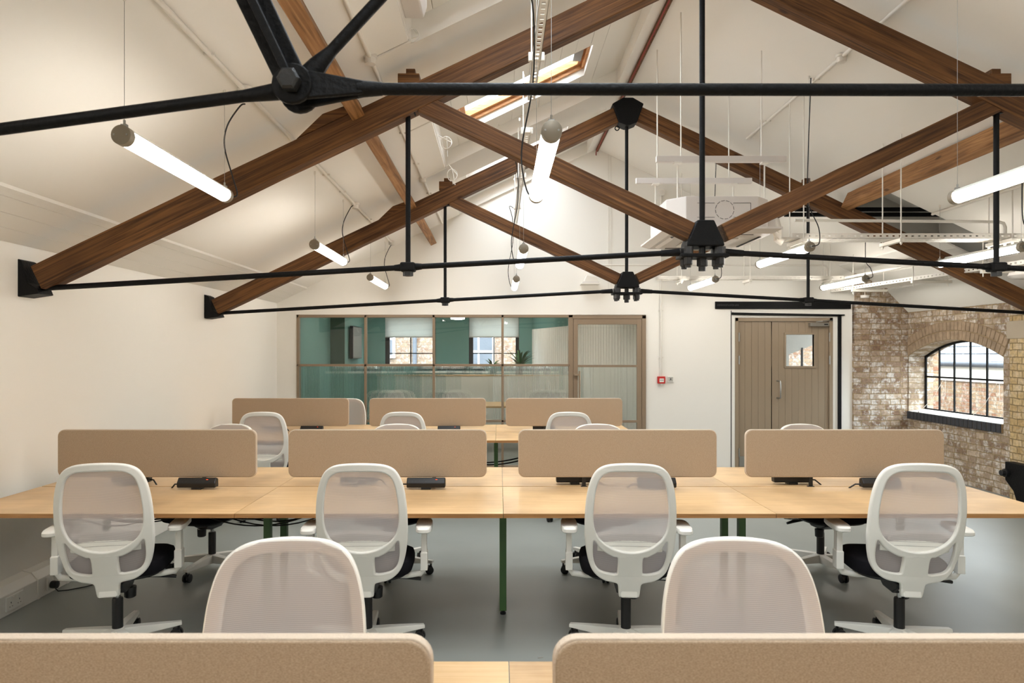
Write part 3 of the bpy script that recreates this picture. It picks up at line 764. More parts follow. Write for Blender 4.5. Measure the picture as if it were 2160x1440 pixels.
# lintel and steel edge trims
o = tag(MB().box(X(1508), X(1793), YB-.03, YB+.02, Z(651.5), Z(636)).build('steel_lintel', M['iron'], bevel=.004), 'black steel lintel beam set in the wall above the double door', 'lintel')
m = MB(); rnd = random.Random(3); px = 1512
while px < 1556:
    w = rnd.uniform(1.2, 2.6); h = rnd.uniform(3, 4.5)
    m.box(X(px), X(px+w), YB-.032, YB-.03, Z(645.5), Z(645.5-h)); px += w+rnd.uniform(.8, 1.6)
m.build('rolled_mark', M['bolt'], o)
m = MB(); m.prism([(X(1543), Z(664)), (X(1543), Z(658.5)), (X(1548), Z(659)), (X(1780), Z(663.2)), (X(1780), Z(665.5)), (X(1766), Z(667.5))], YB-.03, YB, 'Y'); m.box(X(1766.5), X(1773), YB-.03, YB, 0, Z(664))
struct(m.build('trim_9', M['iron'], bevel=.003))
struct(MB().box(X(1541.5), X(1543), YB-.004, YB+.01, 0, Z(655)).build('trim_10', M['darkwin']))

# lobby behind the double door
struct(MB().box(4.85, 4.9+1.6, YB+.2, 12, 0, .02).build('floor', M['floor']))
LY = 12.0
m = MB(); m.box(2.4, 5.10, LY, LY+.1, 0, 3); m.box(5.56, 7, LY, LY+.1, 0, 3); m.box(5.10, 5.56, LY, LY+.1, 0, 1.0)
m.prism([(5.10, 1.58), (5.56, 1.76), (5.56, 3), (5.10, 3)], LY, LY+.1, 'Y'); struct(m.build('wall_lobby_end', M['greyvoid']))
bpy.data.objects['wall_lobby_end'].name = 'wall_end'
struct(MB().box(5.32, 5.345, LY-.01, LY+.03, 1.0, 1.7).build('trim_11', M['darkwin']))
tag(MB().box(3.5, 8.4, 14.6, 14.9, -2, 4).build('yard_wall', M['brick_out']), 'yellow brick yard wall seen through the glass of the double door', 'wall')
struct(MB().box(2.5, 6.4, YB+.14, 12.1, 2.75, 2.8).build('ceiling', M['plaster']))
struct(MB().box(2.4, 2.5, YB+.14, 12.1, 0, 2.8).build('wall_lobby', M['plaster'])); bpy.data.objects['wall_lobby'].name = 'wall_lobby_left'

# ---------------------------------------------------------------- trusses
def cyl_between(name, p0, p1, r, mat, parent, n=14):
    return MB().tube([p0, p1], r, n).build(name, mat, parent, smooth=True)

def timber_truss(name, Y, label):
    t = thing(name, label, 'truss', (-.035 if Y < 5 else -.01, Y, 0))
    zt = lambda x: 3.615+SL*x
    zt_r = lambda x: 3.615+SL*(2*XC-x)
    h = .165; off = h/2/math.cos(math.atan(SL))
    # rafters
    for side, (xa, xb) in enumerate(((-3.0, 1.27), (5.72, 1.47))):
        f = zt if side == 0 else zt_r
        beam('rafter', (xa, Y, f(xa)-off), (xb, Y, f(xb)-off), .118, h, M['timber'], t, jitter=.0025)
    # struts
    for s in (-1, 1):
        beam('strut', (XC+s*1.87, Y, 3.225), (XC+s*.10, Y, 2.385), .10, .118, M['timber'], t, jitter=.002)
        m = MB(); xq = XC+s*1.86; zz = zt(XC-1.86)
        m.box(xq-.13, xq+.01, -.055, .055, zz-.06, zz+.035) if s < 0 else m.box(xq-.01, xq+.13, -.055, .055, zz-.06, zz+.035); m.build('cleat_block', M['timber'], t, bevel=.004)
        m = MB(); m.box(xq-.03+s*.05, xq+.03+s*.05, -.03, .05, zz+.035, zz+.075).build('packing_block', M['timber'], t, bevel=.004)
    # purlin cleats on the rafter
    m = MB(); xq = -1.28
    m.prism([(xq, zt(xq)-.012), (xq+.34, zt(xq+.34)-.012), (xq+.34, zt(xq+.34)+.05), (xq+.17, zt(xq+.17)+.07)], -.05, .05, 'Y').build('purlin_cleat', M['timber'], t, bevel=.004)
    # rods
    cyl_between('king_rod', (XC, 0, 2.40), (XC, 0, 4.1), .018, M['iron'], t)
    xq = 1.93
    for s in (-1, 1):
        ztop = zt(XC-xq)-.17
        q = cyl_between('queen_rod', (XC+s*xq, 0, 2.12), (XC+s*xq, 0, ztop), .0165, M['iron'], t)
        MB().lathe([(.02, -.05), (.034, -.048), (.034, -.012), (.024, -.01)], (XC+s*xq, 0, 2.155), 6).build('nut', M['bolt'], q)
        MB().box(XC+s*xq-.05, XC+s*xq+.05, -.03, .03, ztop-.01, ztop+.012).build('washer_plate', M['iron'], q)
    # camber tie: shoe - queen - hub, both sides
    for s in (-1, 1):
        pe = (XC+s*4.36, 0, 2.025); pq = (XC+s*xq, 0, 2.165); ph = (XC+s*.15, 0, 2.262)
        b0 = Vector(pq)+(Vector(pe)-Vector(pq)).normalized()*.09; b1 = Vector(pq)+(Vector(ph)-Vector(pq)).normalized()*.09
        m = MB(); m.tube([pe, b0], .018, 12); m.tube([b1, ph], .018, 12); m.tube([b0, pq, b1], [.020, .030, .020], 10)
        e = Vector(ph)+(Vector(pq)-Vector(ph)).normalized()*.12
        m.tube([e, ph], [.021, .026], 10)
        m.build('tie_rod', M['iron'], t, smooth=True)
        MB().box(XC+s*xq-.05, XC+s*xq+.05, -.04, .04, 2.135, 2.195).build('tie_joint', M['iron'], t, bevel=.012)
    # hub casting
    c = XC
    m = MB(); m.prism([(c-.122, 2.293), (c+.122, 2.293), (c+.116, 2.325), (c+.054, 2.46), (c-.054, 2.46), (c-.116, 2.325)], -.085, .085, 'Y')
    hub = m.build('hub_casting', M['iron'], t, bevel=.008)
    m = MB(); m.box(c-.155, c+.155, -.08, .08, 2.222, 2.246); m.build('hub_plate', M['iron'], hub, bevel=.006)
    for dx in (-.105, .105):
        for dy in (-.045, .045):
            m = MB(); m.lathe([(.034, 2.246), (.034, 2.292)], (c+dx, dy, 0), 12); m.lathe([(.028, 2.222), (.028, 2.178), (.02, 2.172), (.02, 2.158)], (c+dx, dy, 0), 6)
            m.build('hub_bolt', M['bolt'], hub)
    m = MB(); m.lathe([(.036, 2.222), (.036, 2.172), (.024, 2.168), (.024, 2.14)], (c, 0, 0), 6); m.lathe([(.022, 2.246), (.022, 2.295)], (c, 0, 0), 10); m.build('centre_nut', M['bolt'], hub)
    # head casting
    m = MB(); m.prism([(c-.052, 4.29), (c+.052, 4.29), (c+.165, 4.225), (c+.095, 4.03), (c+.02, 4.0), (c-.02, 4.0), (c-.095, 4.03), (c-.165, 4.225)], -.085, .085, 'Y')
    hd = m.build('head_casting', M['iron'], t, bevel=.008)
    ring = [(c-.105+.022*math.cos(a), -.02, 3.985+.022*math.sin(a)) for a in [i*2*PI/12 for i in range(13)]]
    MB().tube(ring, .006, 6).build('eye_ring', M['iron'], hd, smooth=True)
    # wall shoes
    for s in (-1, 1):
        xw = XC+s*4.46; k = -s
        m = MB(); m.prism([(xw, 2.22), (xw+k*.045, 2.20), (xw+k*.085, 2.055), (xw+k*.14, 2.02), (xw+k*.155, 1.985), (xw+k*.02, 1.965), (xw, 1.97)], -.08, .08, 'Y')
        m.build('wall_shoe', M['iron'], t, bevel=.006)
    return t
timber_truss('roof_truss', 4.48, 'nearer brown timber roof truss with black iron tie rods and large centre bolts')
timber_truss('roof_truss', 7.26, 'farther brown timber roof truss with its black iron apex casting in view')

# foreground iron truss
YT = 1.70
t = thing('iron_truss', 'black iron roof truss crossing the top of the view just ahead, with forged eye joint', 'truss', (0, YT, 0))
for s in (-1, 1):
    jx = XC+s*1.874; jz = 2.258
    m = MB()
    a = Vector((XC+s*4.36, 0, jz-2.486*.136)); j = Vector((jx, 0, jz)); e = j+(a-j).normalized()*.13
    m.tube([a, e], .0150, 12); m.tube([e, e+(j-e)*.5, j], [.0150, .020, .024], 10)
    m.build('lower_tie', M['iron'], t, smooth=True)
    # fork eye where four bars meet
    ek = []
    for yy in (-.032, .032):
        m = MB(); m.lathe([(.020, yy-.008), (.050, yy-.008), (.050, yy+.008), (.020, yy+.008)], (jx, 0, jz), 20, 'Y'); 
        m.add([(jx-s*.0, yy-.008, jz+.040), (jx-s*.17, yy*.25-.008, jz+.016), (jx-s*.17, yy*.25-.008, jz-.016), (jx-s*.0, yy-.008, jz-.040),
               (jx-s*.0, yy+.008, jz+.040), (jx-s*.17, yy*.25+.008, jz+.016), (jx-s*.17, yy*.25+.008, jz-.016), (jx-s*.0, yy+.008, jz-.040)],
              [(0,1,2,3), (4,7,6,5), (0,4,5,1), (3,2,6,7), (0,3,7,4), (1,5,6,2)])
        m.build('fork_plate', M['iron'], t, smooth=True, bevel=.004)
    m = MB(); m.lathe([(.022, -.075), (.028, -.07), (.028, -.045), (.02, -.043), (.02, .043), (.028, .045), (.028, .07), (.018, .075)], (jx, 0, jz), 6, 'Y')
    m.build('pin_bolt', M['bolt'], t)
    # compression strut up to the rafter
    d = Vector((s*.478, 0, 1)).normalized(); p0 = j+d*.02; p1 = j+d*1.16
    m = MB(); u = Vector((-d.z, 0, d.x))
    for (w, th) in ((.038, .012), (.010, .045)):
        vs = [p+u*a_*w*(1.0 if q == 0 else 1.15)+Vector((0, b_*th, 0)) for q, p in enumerate((p0, p1)) for a_ in (-1, 1) for b_ in (-1, 1)]
        m.add(vs, [(0,1,3,2), (4,6,7,5), (0,4,5,1), (2,3,7,6), (0,2,6,4), (1,5,7,3)])
    m.build('strut', M['iron'], t, bevel=.003)
    # inclined tie to the apex
    ap = Vector((XC, 0, 4.28)); d = (ap-j).normalized(); e = j+d*.13
    m = MB(); m.tube([e, ap], .0145, 12); m.tube([j, j+(e-j)*.6, e], [.030, .024, .0145], 10); m.build('upper_tie', M['iron'], t, smooth=True)
    # rafter
    beam('rafter', (XC+s*4.4, YT, zr(XC+4.4)-.12), (XC, YT, ZR-.12), .09, .14, M['iron'], t)
m = MB(); m.tube([(XC-1.72, 0, 2.258), (XC+1.72, 0, 2.252)], .0150, 12); m.tube([(XC-1.72, 0, 2.258), (XC-1.66, 0, 2.258)], [.021, .016], 10); m.build('middle_tie', M['iron'], t, smooth=True)

# purlins
def purlin(x, y0, y1, sgn, label, zb=3.12):
    ang = math.atan(SL)*(-sgn)
    o = beam('purlin', (x, y0, zb+.085), (x, y1, zb+.085), .088, .17, M['timber_light'], None)
    o.rotation_mode = 'XYZ'
    Rm = Matrix.Rotation(ang, 4, 'Y')
    Tm = Matrix.Translation((x, 0, zb)); o.matrix_basis = Tm @ Rm @ Tm.inverted() @ o.matrix_basis
    tag(o, label, 'beam'); return o
purlin(-.905, 1.0, 4.42, 1, 'orange pine purlin between the foreground iron truss and the nearer timber truss')
purlin(-.905, 4.54, 7.20, 1, 'orange pine purlin on the left slope between the two timber trusses')
purlin(-.905, 7.32, YB-.005, 1, 'short orange pine purlin on the left slope reaching the end wall')
purlin(2*XC+.905, 4.54, 7.20, -1, 'weathered pine purlin on the right slope between the two timber trusses')
# ridge board with red cable
t = thing('ridge_cable', 'thin red cable clipped to a dark batten along the roof ridge', 'cable', (XC, 0, 4.42))
MB().box(-.016, .016, 1.5, YB-.02, -.01, .03).build('batten', M['timber'], t)
MB().tube([(-.012, 1.5, -.014), (-.012, YB-.02, -.014), (-.012, YB-.02, -.06)], .007, 8).build('red_cable', M['redcable'], t, smooth=True)
# black bars in the roof void
for k, yy in enumerate((7.6, 7.88)):
    tag(MB().box(3.3, 5.24, yy-.02, yy+.02, 3.178, 3.222).build('iron_bar', M['iron'], bevel=.004), ('nearer' if k == 0 else 'farther')+' black iron bar crossing the grey roof void on the right', 'bar', 'iron bars in the roof void')

# ---------------------------------------------------------------- pendant tubes
def lamp(label, x, y0, y1, z, cable_near, zc, conduit_x, curve):
    t = thing('tube_lamp', label, 'lamp', (x, y0, z), 0, 'pendant tube lamps')
    L = y1-y0; r = .038
    m = MB(); m.lathe([(r*.96, .035), (r, .04), (r, L-.04), (r*.96, L-.035)], (0, 0, 0), 24, 'Y'); m.build('lit_tube', M['tube'], t, smooth=True)
    m = MB(); ns = 12; vs = []
    for i in range(ns+1):
        a = math.radians(28)+math.radians(124)*i/ns
        for rr_ in (r*1.01, r*1.05):
            for yy in (.04, L-.04): vs.append((rr_*math.cos(a), yy, rr_*math.sin(a)))
    fs = []
    for i in range(ns):
        q = 4*i; fs += [(q, q+1, q+5, q+4), (q+2, q+6, q+7, q+3), (q, q+4, q+6, q+2), (q+1, q+3, q+7, q+5)]
    fs += [(0, 2, 3, 1), (4*ns, 4*ns+1, 4*ns+3, 4*ns+2)]
    m.add(vs, fs).build('reflector', M['white'], t, smooth=True)
    for k, (a, b_) in enumerate(((0, .04), (L, L-.04))):
        m = MB(); m.lathe([(r*.9, a), (r*1.06, a+(.003 if k == 0 else -.003)), (r*1.06, b_)], (0, 0, 0), 24, 'Y')
        c = m.build('end_cap', M['cap'], t, smooth=True)
        m = MB()
        for dx in (-.026, .026): m.lathe([(.004, a-.002 if k == 0 else a+.002), (.004, a)], (dx, 0, .0), 8, 'Y')
        if (k == 0) == cable_near: m.lathe([(.012, a+(-.022 if k == 0 else .022)), (.014, a)], (0, 0, 0), 10, 'Y')
        m.build('screws', M['steel'], c)
    for q in (.03, L-.03):
        m = MB(); m.tube([(0, q, r), (0, q, r+.03)], .005, 6); m.box(-.012, .012, q-.008, q+.008, r*.9, r+.012)
        c = m.build('clip', M['steel'], t)
        MB().tube([(0, q, r+.03), (0, q, zc-z)], .0012, 5).build('suspension_wire', M['steel'], t)
        MB().lathe([(.004, -.03), (.008, -.025), (.008, 0)], (0, q, zc-z), 8).build('ceiling_anchor', M['duct'], t)
    # flex
    qa = -.02 if cable_near else L+.02
    pts = [Vector((0, qa, 0))]+[Vector(p) for p in curve(x, y0, z, L, zc)]
    m = MB(); sm = []
    for i in range(len(pts)-1):
        p0 = pts[max(i-1, 0)]; p1 = pts[i]; p2 = pts[i+1]; p3 = pts[min(i+2, len(pts)-1)]
        for k in range(6):
            u = k/6; sm.append(.5*((2*p1)+(p2-p0)*u+(2*p0-5*p1+4*p2-p3)*u*u+(3*p1-p0-3*p2+p3)*u**3))
    sm.append(pts[-1]); m.tube(sm, .0045, 6); m.build('flex', M['cable'], t, smooth=True)
    return t
LX = -1.5
def cl(x, y, z, L, zc): return [(.045, L+.035, .015), (.02, L+.03, .12), (-.02, L+.02, .28), (-.005, L+.02, .40), (.05, L+.06, zc-z-.06), (.065, L+.1, zc-z-.03)]
for k, (y0, y1, w) in enumerate(((-.05, 1.05, 'added for light behind the viewpoint, left slope, nearest bench'), (2.76, 3.84, 'nearest on the left slope, in front of the nearer truss'), (5.54, 6.62, 'on the left slope, between the two trusses'), (7.95, 9.05, 'farthest on the left slope, by the end wall'))):  # first lamp is unseen, added behind the camera for light
    x = -1.53 if k < 2 else -1.5
    lamp('lit white tube lamp '+w, x, y0, y1, 2.485, False, zl(x), -1.44, cl)
def cm(x, y, z, L, zc): return [(-.05, L+.03, .04), (-.08, L-.0, .25), (-.02, L-.05, .6), (-.03, L-.3, .85), (-.07, L-.45, .98), (.0, L-.5, .93)]
for k, (y0, y1, w) in enumerate(((-.12, .95, 'added for light behind the viewpoint, middle line, nearest bench'), (2.63, 3.74, 'nearest of the middle line, hanging under the roof windows'), (5.6, 6.7, 'second of the middle line, left of the air conditioner'), (7.9, 9.0, 'third and lowest-looking of the middle line, by the end wall'))):  # first one again an added, unseen light behind the camera
    lamp('lit white tube lamp '+w, .205, y0, y1, 2.46, False, zl(.205), .2, cm)
def cr(x, y, z, L, zc): return [(.045, -.05, .02), (.05, -.03, .15), (.0, .0, .30), (-.02, .02, .46), (.01, .02, zc-z-.02)]
for k, (y0, y1, w) in enumerate(((-.05, 1.05, 'added for light behind the viewpoint, right slope, nearest bench'), (2.72, 3.84, 'cut off by the right edge, under the right slope'), (5.6, 6.72, 'between the air conditioner and the cable tray'), (8.05, 9.15, 'small, above the white end wall left of the lintel'))):  # first lamp sits unseen behind the camera, added as fill
    lamp('lit white tube lamp '+w, 2.56, y0, y1, 2.475, True, zr(2.56), 2.6, cr)
for k, (y0, y1, w) in enumerate(((-.05, 1.05, 'added for light behind the viewpoint, outer right line'), (2.75, 3.85, 'added for light, unseen off to the right, outer right line'), (5.6, 6.7, 'in the outer right line, nearer, below the cable tray'), (8.0, 9.1, 'in the outer right line, farther, above the double door'))):  # first two lamps are out of view, added for light
    lamp('lit white tube lamp '+w, 4.31, y0, y1, 2.475, True, zr(4.31), 4.3, lambda x, y, z, L, zc: [(.045, -.05, .02), (.03, -.03, .12), (-.01, .0, .22), (.0, .02, zc-z-.02)])

# ---------------------------------------------------------------- ceiling conduits and junction boxes
def on_slope(p, f=zl, d=.02): return (p[0], p[1], f(p[0])-d)
def conduit(label, pts, r, boxes=(), clips=(), f=None):
    t = thing('conduit', label, 'conduit', (0, 0, 0))
    MB().tube(pts, r, 10).build('pipe', M['duct'], t, smooth=True)
    for b_ in boxes:
        m = MB(); m.lathe([(.012, -.062), (.033, -.056), (.036, -.02), (.042, -.018), (.042, 0)], b_, 18); m.build('junction_box', M['duct'], t, smooth=True)
    for c in clips:
        m = MB(); m.box(c[0]-.03, c[0]+.03, c[1]-.008, c[1]+.008, c[2]-r*.6, c[2]+.006)
        m.build('saddle_clip', M['duct'], t, bevel=.002)
    return t
cy = [1.9, 3.4, 4.9, 5.7, 6.3, 7.6, 8.5]
conduit('long white conduit with round junction boxes on the left slope, feeding the left tube lamps', [on_slope((-1.44, 1.0)), on_slope((-1.44, 9.3))], .0135,
        [on_slope((-1.44, y), zl, .004) for y in (3.87, 6.85, 9.15)], [on_slope((-1.44, y)) for y in cy])
conduit('white conduit with junction boxes on the left slope, beside the orange purlin', [on_slope((-.785, 1.0)), on_slope((-.785, 9.45))], .0135,
        [on_slope((-.785, y), zl, .004) for y in (4.17, 7.05)], [on_slope((-.785, y)) for y in (3.0, 4.6, 5.6, 6.5, 7.7, 8.6)])
for (y, w) in ((4.2, 'nearer'), (5.62, 'middle'), (7.06, 'farther')):
    tag(MB().tube([on_slope((-.77, y)), on_slope((-.54, y))], .009, 8).build('conduit_branch', M['duct'], smooth=True), 'short white conduit branch running up the left slope, %s of three' % w, 'conduit', 'conduit branches on the left slope')
rb = [on_slope((2.56, y), zr, .004) for y in (5.55,)]
conduit('white conduit with a junction box along the right slope, above the right tube lamps', [on_slope((2.60, 2.0), zr), on_slope((2.60, 7.15), zr)], .0135,
        [on_slope((2.60, 5.18), zr, .004)], [on_slope((2.60, y), zr) for y in (3.0, 4.1, 4.9, 5.6, 6.6)])
conduit('white conduit on the lower right slope, crossing beside the grey roof void', [on_slope((4.37, 4.0), zr), on_slope((4.37, 6.88), zr)], .0135, [on_slope((4.37, 5.5), zr, .004)], [])
# flat panels on the slope beside the roof windows
for (y0, y1, w) in ((2.0, 4.18, 'nearer'), (5.0, 7.06, 'farther')):
    m = MB(); v = [Vector((x, y, zl(x)-d)) for d in (0, .022) for x in (-.775, -.555) for y in (y0, y1)]
    m.add(v, [(0,1,3,2), (4,6,7,5), (0,4,5,1), (2,3,7,6), (0,2,6,4), (1,5,7,3)])
    tag(m.build('ceiling_panel', M['ceiling']), 'flat cream ceiling panel beside the roof windows, %s one' % w, 'panel', 'ceiling panels')
t = thing('loudspeaker', 'pale grey wedge speaker at the edge of the nearer roof recess', 'speaker', (-.49, 3.75, 3.56))
MB().prism([(-.06, 0), (.05, .0), (.07, .06), (.07, .16), (-.06, .10)], -.25, .25, 'Y').build('casing', M['unit'], t, bevel=.008)
MB().box(-.05, .045, -.252, -.24, .01, .09).build('grille', M['greyvoid'], t)
# dangling white cable loops
def loop(px, py, Y, rr, tail, label):
    c = P(px, py, Y); pts = [c+Vector((rr*math.cos(a), .01*math.sin(a*2), rr*math.sin(a)*1.2)) for a in [i*2*PI/20 for i in range(26)]]
    pts = [P(*tail[0], Y)]+pts+[P(*tail[1], Y)]
    tag(MB().tube(pts, .004, 6).build('cable_loop', M['duct'], smooth=True), label, 'cable', 'loose cable loops')
loop(942, 301, 5.62, .042, ((925, 286), (944, 330)), 'loose white cable loop hanging from the ceiling panel, upper of the pair')
loop(954, 369, 6.9, .05, ((945, 345), (960, 390)), 'loose white cable loop below the other, touching the farther truss')
loop(872, 75, 4.2, .035, ((868, 80), (880, 70)), 'small white cable loop by the nearer ceiling panel')

# perforated trays
def perforated(m, o, u, w, L, pitch, hole, W_, thick, nrm, M4=None):
    """strip from o along u (length L), width W_ along w, with a row of slots"""
    o = Vector(o); u = Vector(u).normalized(); w = Vector(w).normalized(); nrm = Vector(nrm).normalized()
    def bx(a0, a1, b0, b1):
        vs = [o+u*a+w*b+nrm*c for a in (a0, a1) for b in (b0, b1) for c in (0, thick)]
        m.add(vs, [(0,1,3,2), (4,6,7,5), (0,4,5,1), (2,3,7,6), (0,2,6,4), (1,5,7,3)])
    mid = (W_-hole[1])/2
    bx(0, L, 0, mid); bx(0, L, W_-mid, W_)
    a = 0; gap = pitch-hole[0]
    while a < L:
        bx(a, min(a+gap, L), mid, W_-mid); a += pitch
TRX, TRZ = .232, 3.40
for (y0, y1, w) in ((2.2, 4.86, 'nearer'), (5.56, 9.5, 'farther')):
    t = thing('cable_tray', 'narrow perforated cream channel hung below the ridge above the middle tube lamps, %s length' % w, 'cable tray', (0, 0, 0), 0, 'channels below the ridge')
    m = MB(); perforated(m, (TRX-.026, y0, TRZ), (0, 1, 0), (1, 0, 0), y1-y0, .055, (.026, .022), .052, .003, (0, 0, 1))
    for x in (-.026, .0235): m.box(TRX+x, TRX+x+.0025, y0, y1, TRZ, TRZ+.03)
    m.build('channel', M['duct'], t)
    yy = [3.0, 4.2] if y0 < 3 else [5.6, 7.0, 8.5]
    for y in yy:
        MB().tube([(TRX-.03, y, TRZ), (TRX-.03, y, zl(TRX))], .005, 8).build('hanger_rod', M['duct'], t)
        MB().box(TRX-.05, TRX+.05, y-.012, y+.012, TRZ-.005, TRZ+.05).build('hanger_clip', M['duct'], t, bevel=.004)

# air conditioning cassette
AX, AY = 1.80, 5.92
t = thing('air_conditioner', 'white ceiling cassette air conditioner hung on rods in the middle of the roof', 'air conditioner', (AX, AY, 2.566))
def octo(h, c): return [(-h+c, -h), (h-c, -h), (h, -h+c), (h, h-c), (h-c, h), (-h+c, h), (-h, h-c), (-h, -h+c)]
b1 = MB().prism(octo(.42, .13), .045, .30, 'Z').build('casing', M['unit'], t, bevel=.004)
m = MB(); h = .47
m.add([(-h, -h, .03), (h, -h, .03), (h, h, .03), (-h, h, .03), (-h+.06, -h+.06, 0), (h-.06, -h+.06, 0), (h-.06, h-.06, 0), (-h+.06, h-.06, 0), (-h, -h, .045), (h, -h, .045), (h, h, .045), (-h, h, .045)],
      [(0,1,5,4), (1,2,6,5), (2,3,7,6), (3,0,4,7), (4,5,6,7), (8,9,1,0), (9,10,2,1), (10,11,3,2), (11,8,0,3), (8,11,10,9)])
pn = m.build('fascia_panel', M['unit'], t)
m = MB()
for q in range(4):
    Rq = Matrix.Rotation(q*PI/2, 4, 'Z')
    m.box(-.27, .27, -.372, -.35, -.004, .002, Rq)
m.build('air_slots', M['darkwin'], pn)
m = MB()
for q in range(4):
    Rq = Matrix.Rotation(q*PI/2, 4, 'Z')
    vs = [Rq @ Vector(p) for p in ((-.27, -.385, -.006), (.27, -.385, -.006), (.27, -.355, -.022), (-.27, -.355, -.022))]
    m.add(vs, [(0, 1, 2, 3)])
m.build('louvres', M['unit'], pn)
m = MB(); m.box(-.21, .21, -.21, .21, -.012, 0); m.build('grille', M['unit'], pn, bevel=.006)
m = MB()
ccx, ccz = .02, .19
for k in range(12):
    a0 = 2*PI*k/12; a1 = a0+.38
    m.tube([(ccx+.075*math.cos(a0), -.421, ccz+.075*math.sin(a0)), (ccx+.075*math.cos(a1), -.421, ccz+.075*math.sin(a1))], .0018, 4)
for (x0, x1, z) in ((-.2, -.06, .245), (.09, .23, .245), (-.2, -.06, .13), (.09, .23, .13)):
    m.box(x0, x1, -.4215, -.4195, z-.0015, z+.0015)
m.box(.229, .232, -.4215, -.4195, .13, .245)
m.build('knockout', M['bolt'], b1)
m = MB(); m.tube([(.40, 0, .2), (.56, 0, .2), (.60, .0, .18), (.62, .0, .1), (.62, 0, .02), (.66, 0, .0)], .035, 12); m.tube([(.40, -.1, .14), (.52, -.1, .12), (.56, -.1, .05), (.60, -.1, .02)], .02, 10)
m.build('pipework', M['duct'], t, smooth=True)
MB().box(.42, .52, -.2, .2, .06, .18).build('terminal_box', M['unit'], t, bevel=.004)
# two support channels
for k, (yy, x0, x1, zz, ups, dns) in enumerate(((5.6, 1.29, 2.354, 3.165, (1.495, 2.155), (1.467, 2.18)), (6.32, 1.27, 2.34, 3.17, (1.468, 2.13), (1.452, 2.17)))):
    t = thing('support_channel', 'white steel channel hanging level above the air conditioner, %s one' % ('nearer' if k == 0 else 'farther'), 'channel', (0, yy, zz), 0, 'air conditioner channels')
    MB().box(x0, x1, -.02, .02, 0, .05).build('channel', M['unit'], t, bevel=.003)
    for x in ups: MB().tube([(x, 0, .05), (x, 0, zr(x)-zz)], .006, 8).build('hanger_rod', M['duct'], t)
    for x in dns:
        c = MB().tube([(x, 0, -.02), (x, 0, 2.87-zz if k == 0 else 2.87-zz)], .0065, 8).build('drop_rod', M['duct'], t)
        MB().box(x-.03, x+.03, -.03, .03, -.012, 0).build('washer', M['duct'], c)

# cable trays on the right
def tray_x(y0, y1, xa, xb, z, label, rods, roof=zr):
    t = thing('cable_tray', label, 'cable tray', (0, 0, 0))
    m = MB(); perforated(m, (xa, y0, z), (1, 0, 0), (0, 0, 1), xb-xa, .055, (.02, .012), .045, .002, (0, 1, 0))
    perforated(m, (xa, y1, z), (1, 0, 0), (0, 0, 1), xb-xa, .055, (.02, .012), .045, .002, (0, -1, 0))
    w = (y1-y0)/5
    for k in range(5): perforated(m, (xa, y0+k*w, z), (1, 0, 0), (0, 1, 0), xb-xa, .055, (.03, .014), w, .002, (0, 0, 1))
    m.build('perforated_tray', M['duct'], t)
    for x in rods:
        b_ = MB().box(x-.02, x+.02, y0-.06, y1+.06, z-.035, z-.004).build('bracket', M['duct'], t, bevel=.003)
        for y in (y0-.04, y1+.04):
            m = MB(); m.tube([(x, y, z-.06), (x, y, roof(x))], .0055, 8); m.lathe([(.012, -.05), (.012, -.036)], (x, y, z), 6); m.build('hanger_rod', M['duct'], t)
    return t
t1 = tray_x(5.86, 6.06, 2.52, 5.05, 2.585, 'white perforated cable tray crossing the right side level with the air conditioner', (2.60, 3.43, 4.38))
t2 = tray_x(9.0, 9.14, 2.10, 4.55, 2.575, 'thin white perforated cable tray running along the end wall', (2.4, 3.3, 4.35))
conduit('white overhead conduit above the nearer cable tray, with a right-angle drop', [(2.58, 5.95, 2.76), (4.36, 5.95, 2.745), (4.40, 5.95, 2.735), (4.415, 5.95, 2.70), (4.415, 5.95, 2.53)], .013, [], [])
conduit('white conduit across the end wall above the thin cable tray, with a drop', [(1.2, 9.3, 2.80), (4.42, 9.3, 2.80), (4.46, 9.3, 2.79), (4.48, 9.3, 2.76), (4.48, 9.3, 2.60)], .012, [], [])
# diagonal tray toward the right wall
t = thing('cable_tray', 'bright perforated cable tray running away along the right side above the arched window', 'cable tray', (0, 0, 0))
o_ = Vector((4.58, 9.42, 2.437)); e_ = Vector((5.15, 5.6, 2.455)); u = (e_-o_).normalized(); wv = Vector((-u.y, u.x, 0)); 
if wv.x < 0: wv = -wv
m = MB(); Lt = (e_-o_).length
perforated(m, o_, u, (0, 0, 1), Lt, .055, (.02, .012), .045, .002, wv); perforated(m, o_+wv*.3, u, (0, 0, 1), Lt, .055, (.02, .012), .045, .002, wv)
for k in range(5): perforated(m, o_+wv*.06*k, u, wv, Lt, .06, (.03, .02), .06, .002, (0, 0, 1))
m.build('perforated_tray', M['duct'], t)
for s in (.5, 1.55, 2.5):
    c = o_+u*s; m = MB(); m.box(c.x-.04, c.x+.42, c.y-.02, c.y+.02, c.z-.035, c.z-.003); m.build('bracket', M['duct'], t, bevel=.003)
    for dx in (-.02, .38):
        if zr(c.x+dx) > c.z+.03: MB().tube([(c.x+dx, c.y, c.z-.07), (c.x+dx, c.y, zr(c.x+dx))], .0055, 8).build('hanger_rod', M['duct'], t)
conduit('long white pipe on the right slope above the diagonal cable tray', [(4.55, 9.4, 2.60), (4.62, 8.4, 2.60), (4.70, 7.4, 2.60), (4.8, 6.3, 2.60)], .017, [], [])
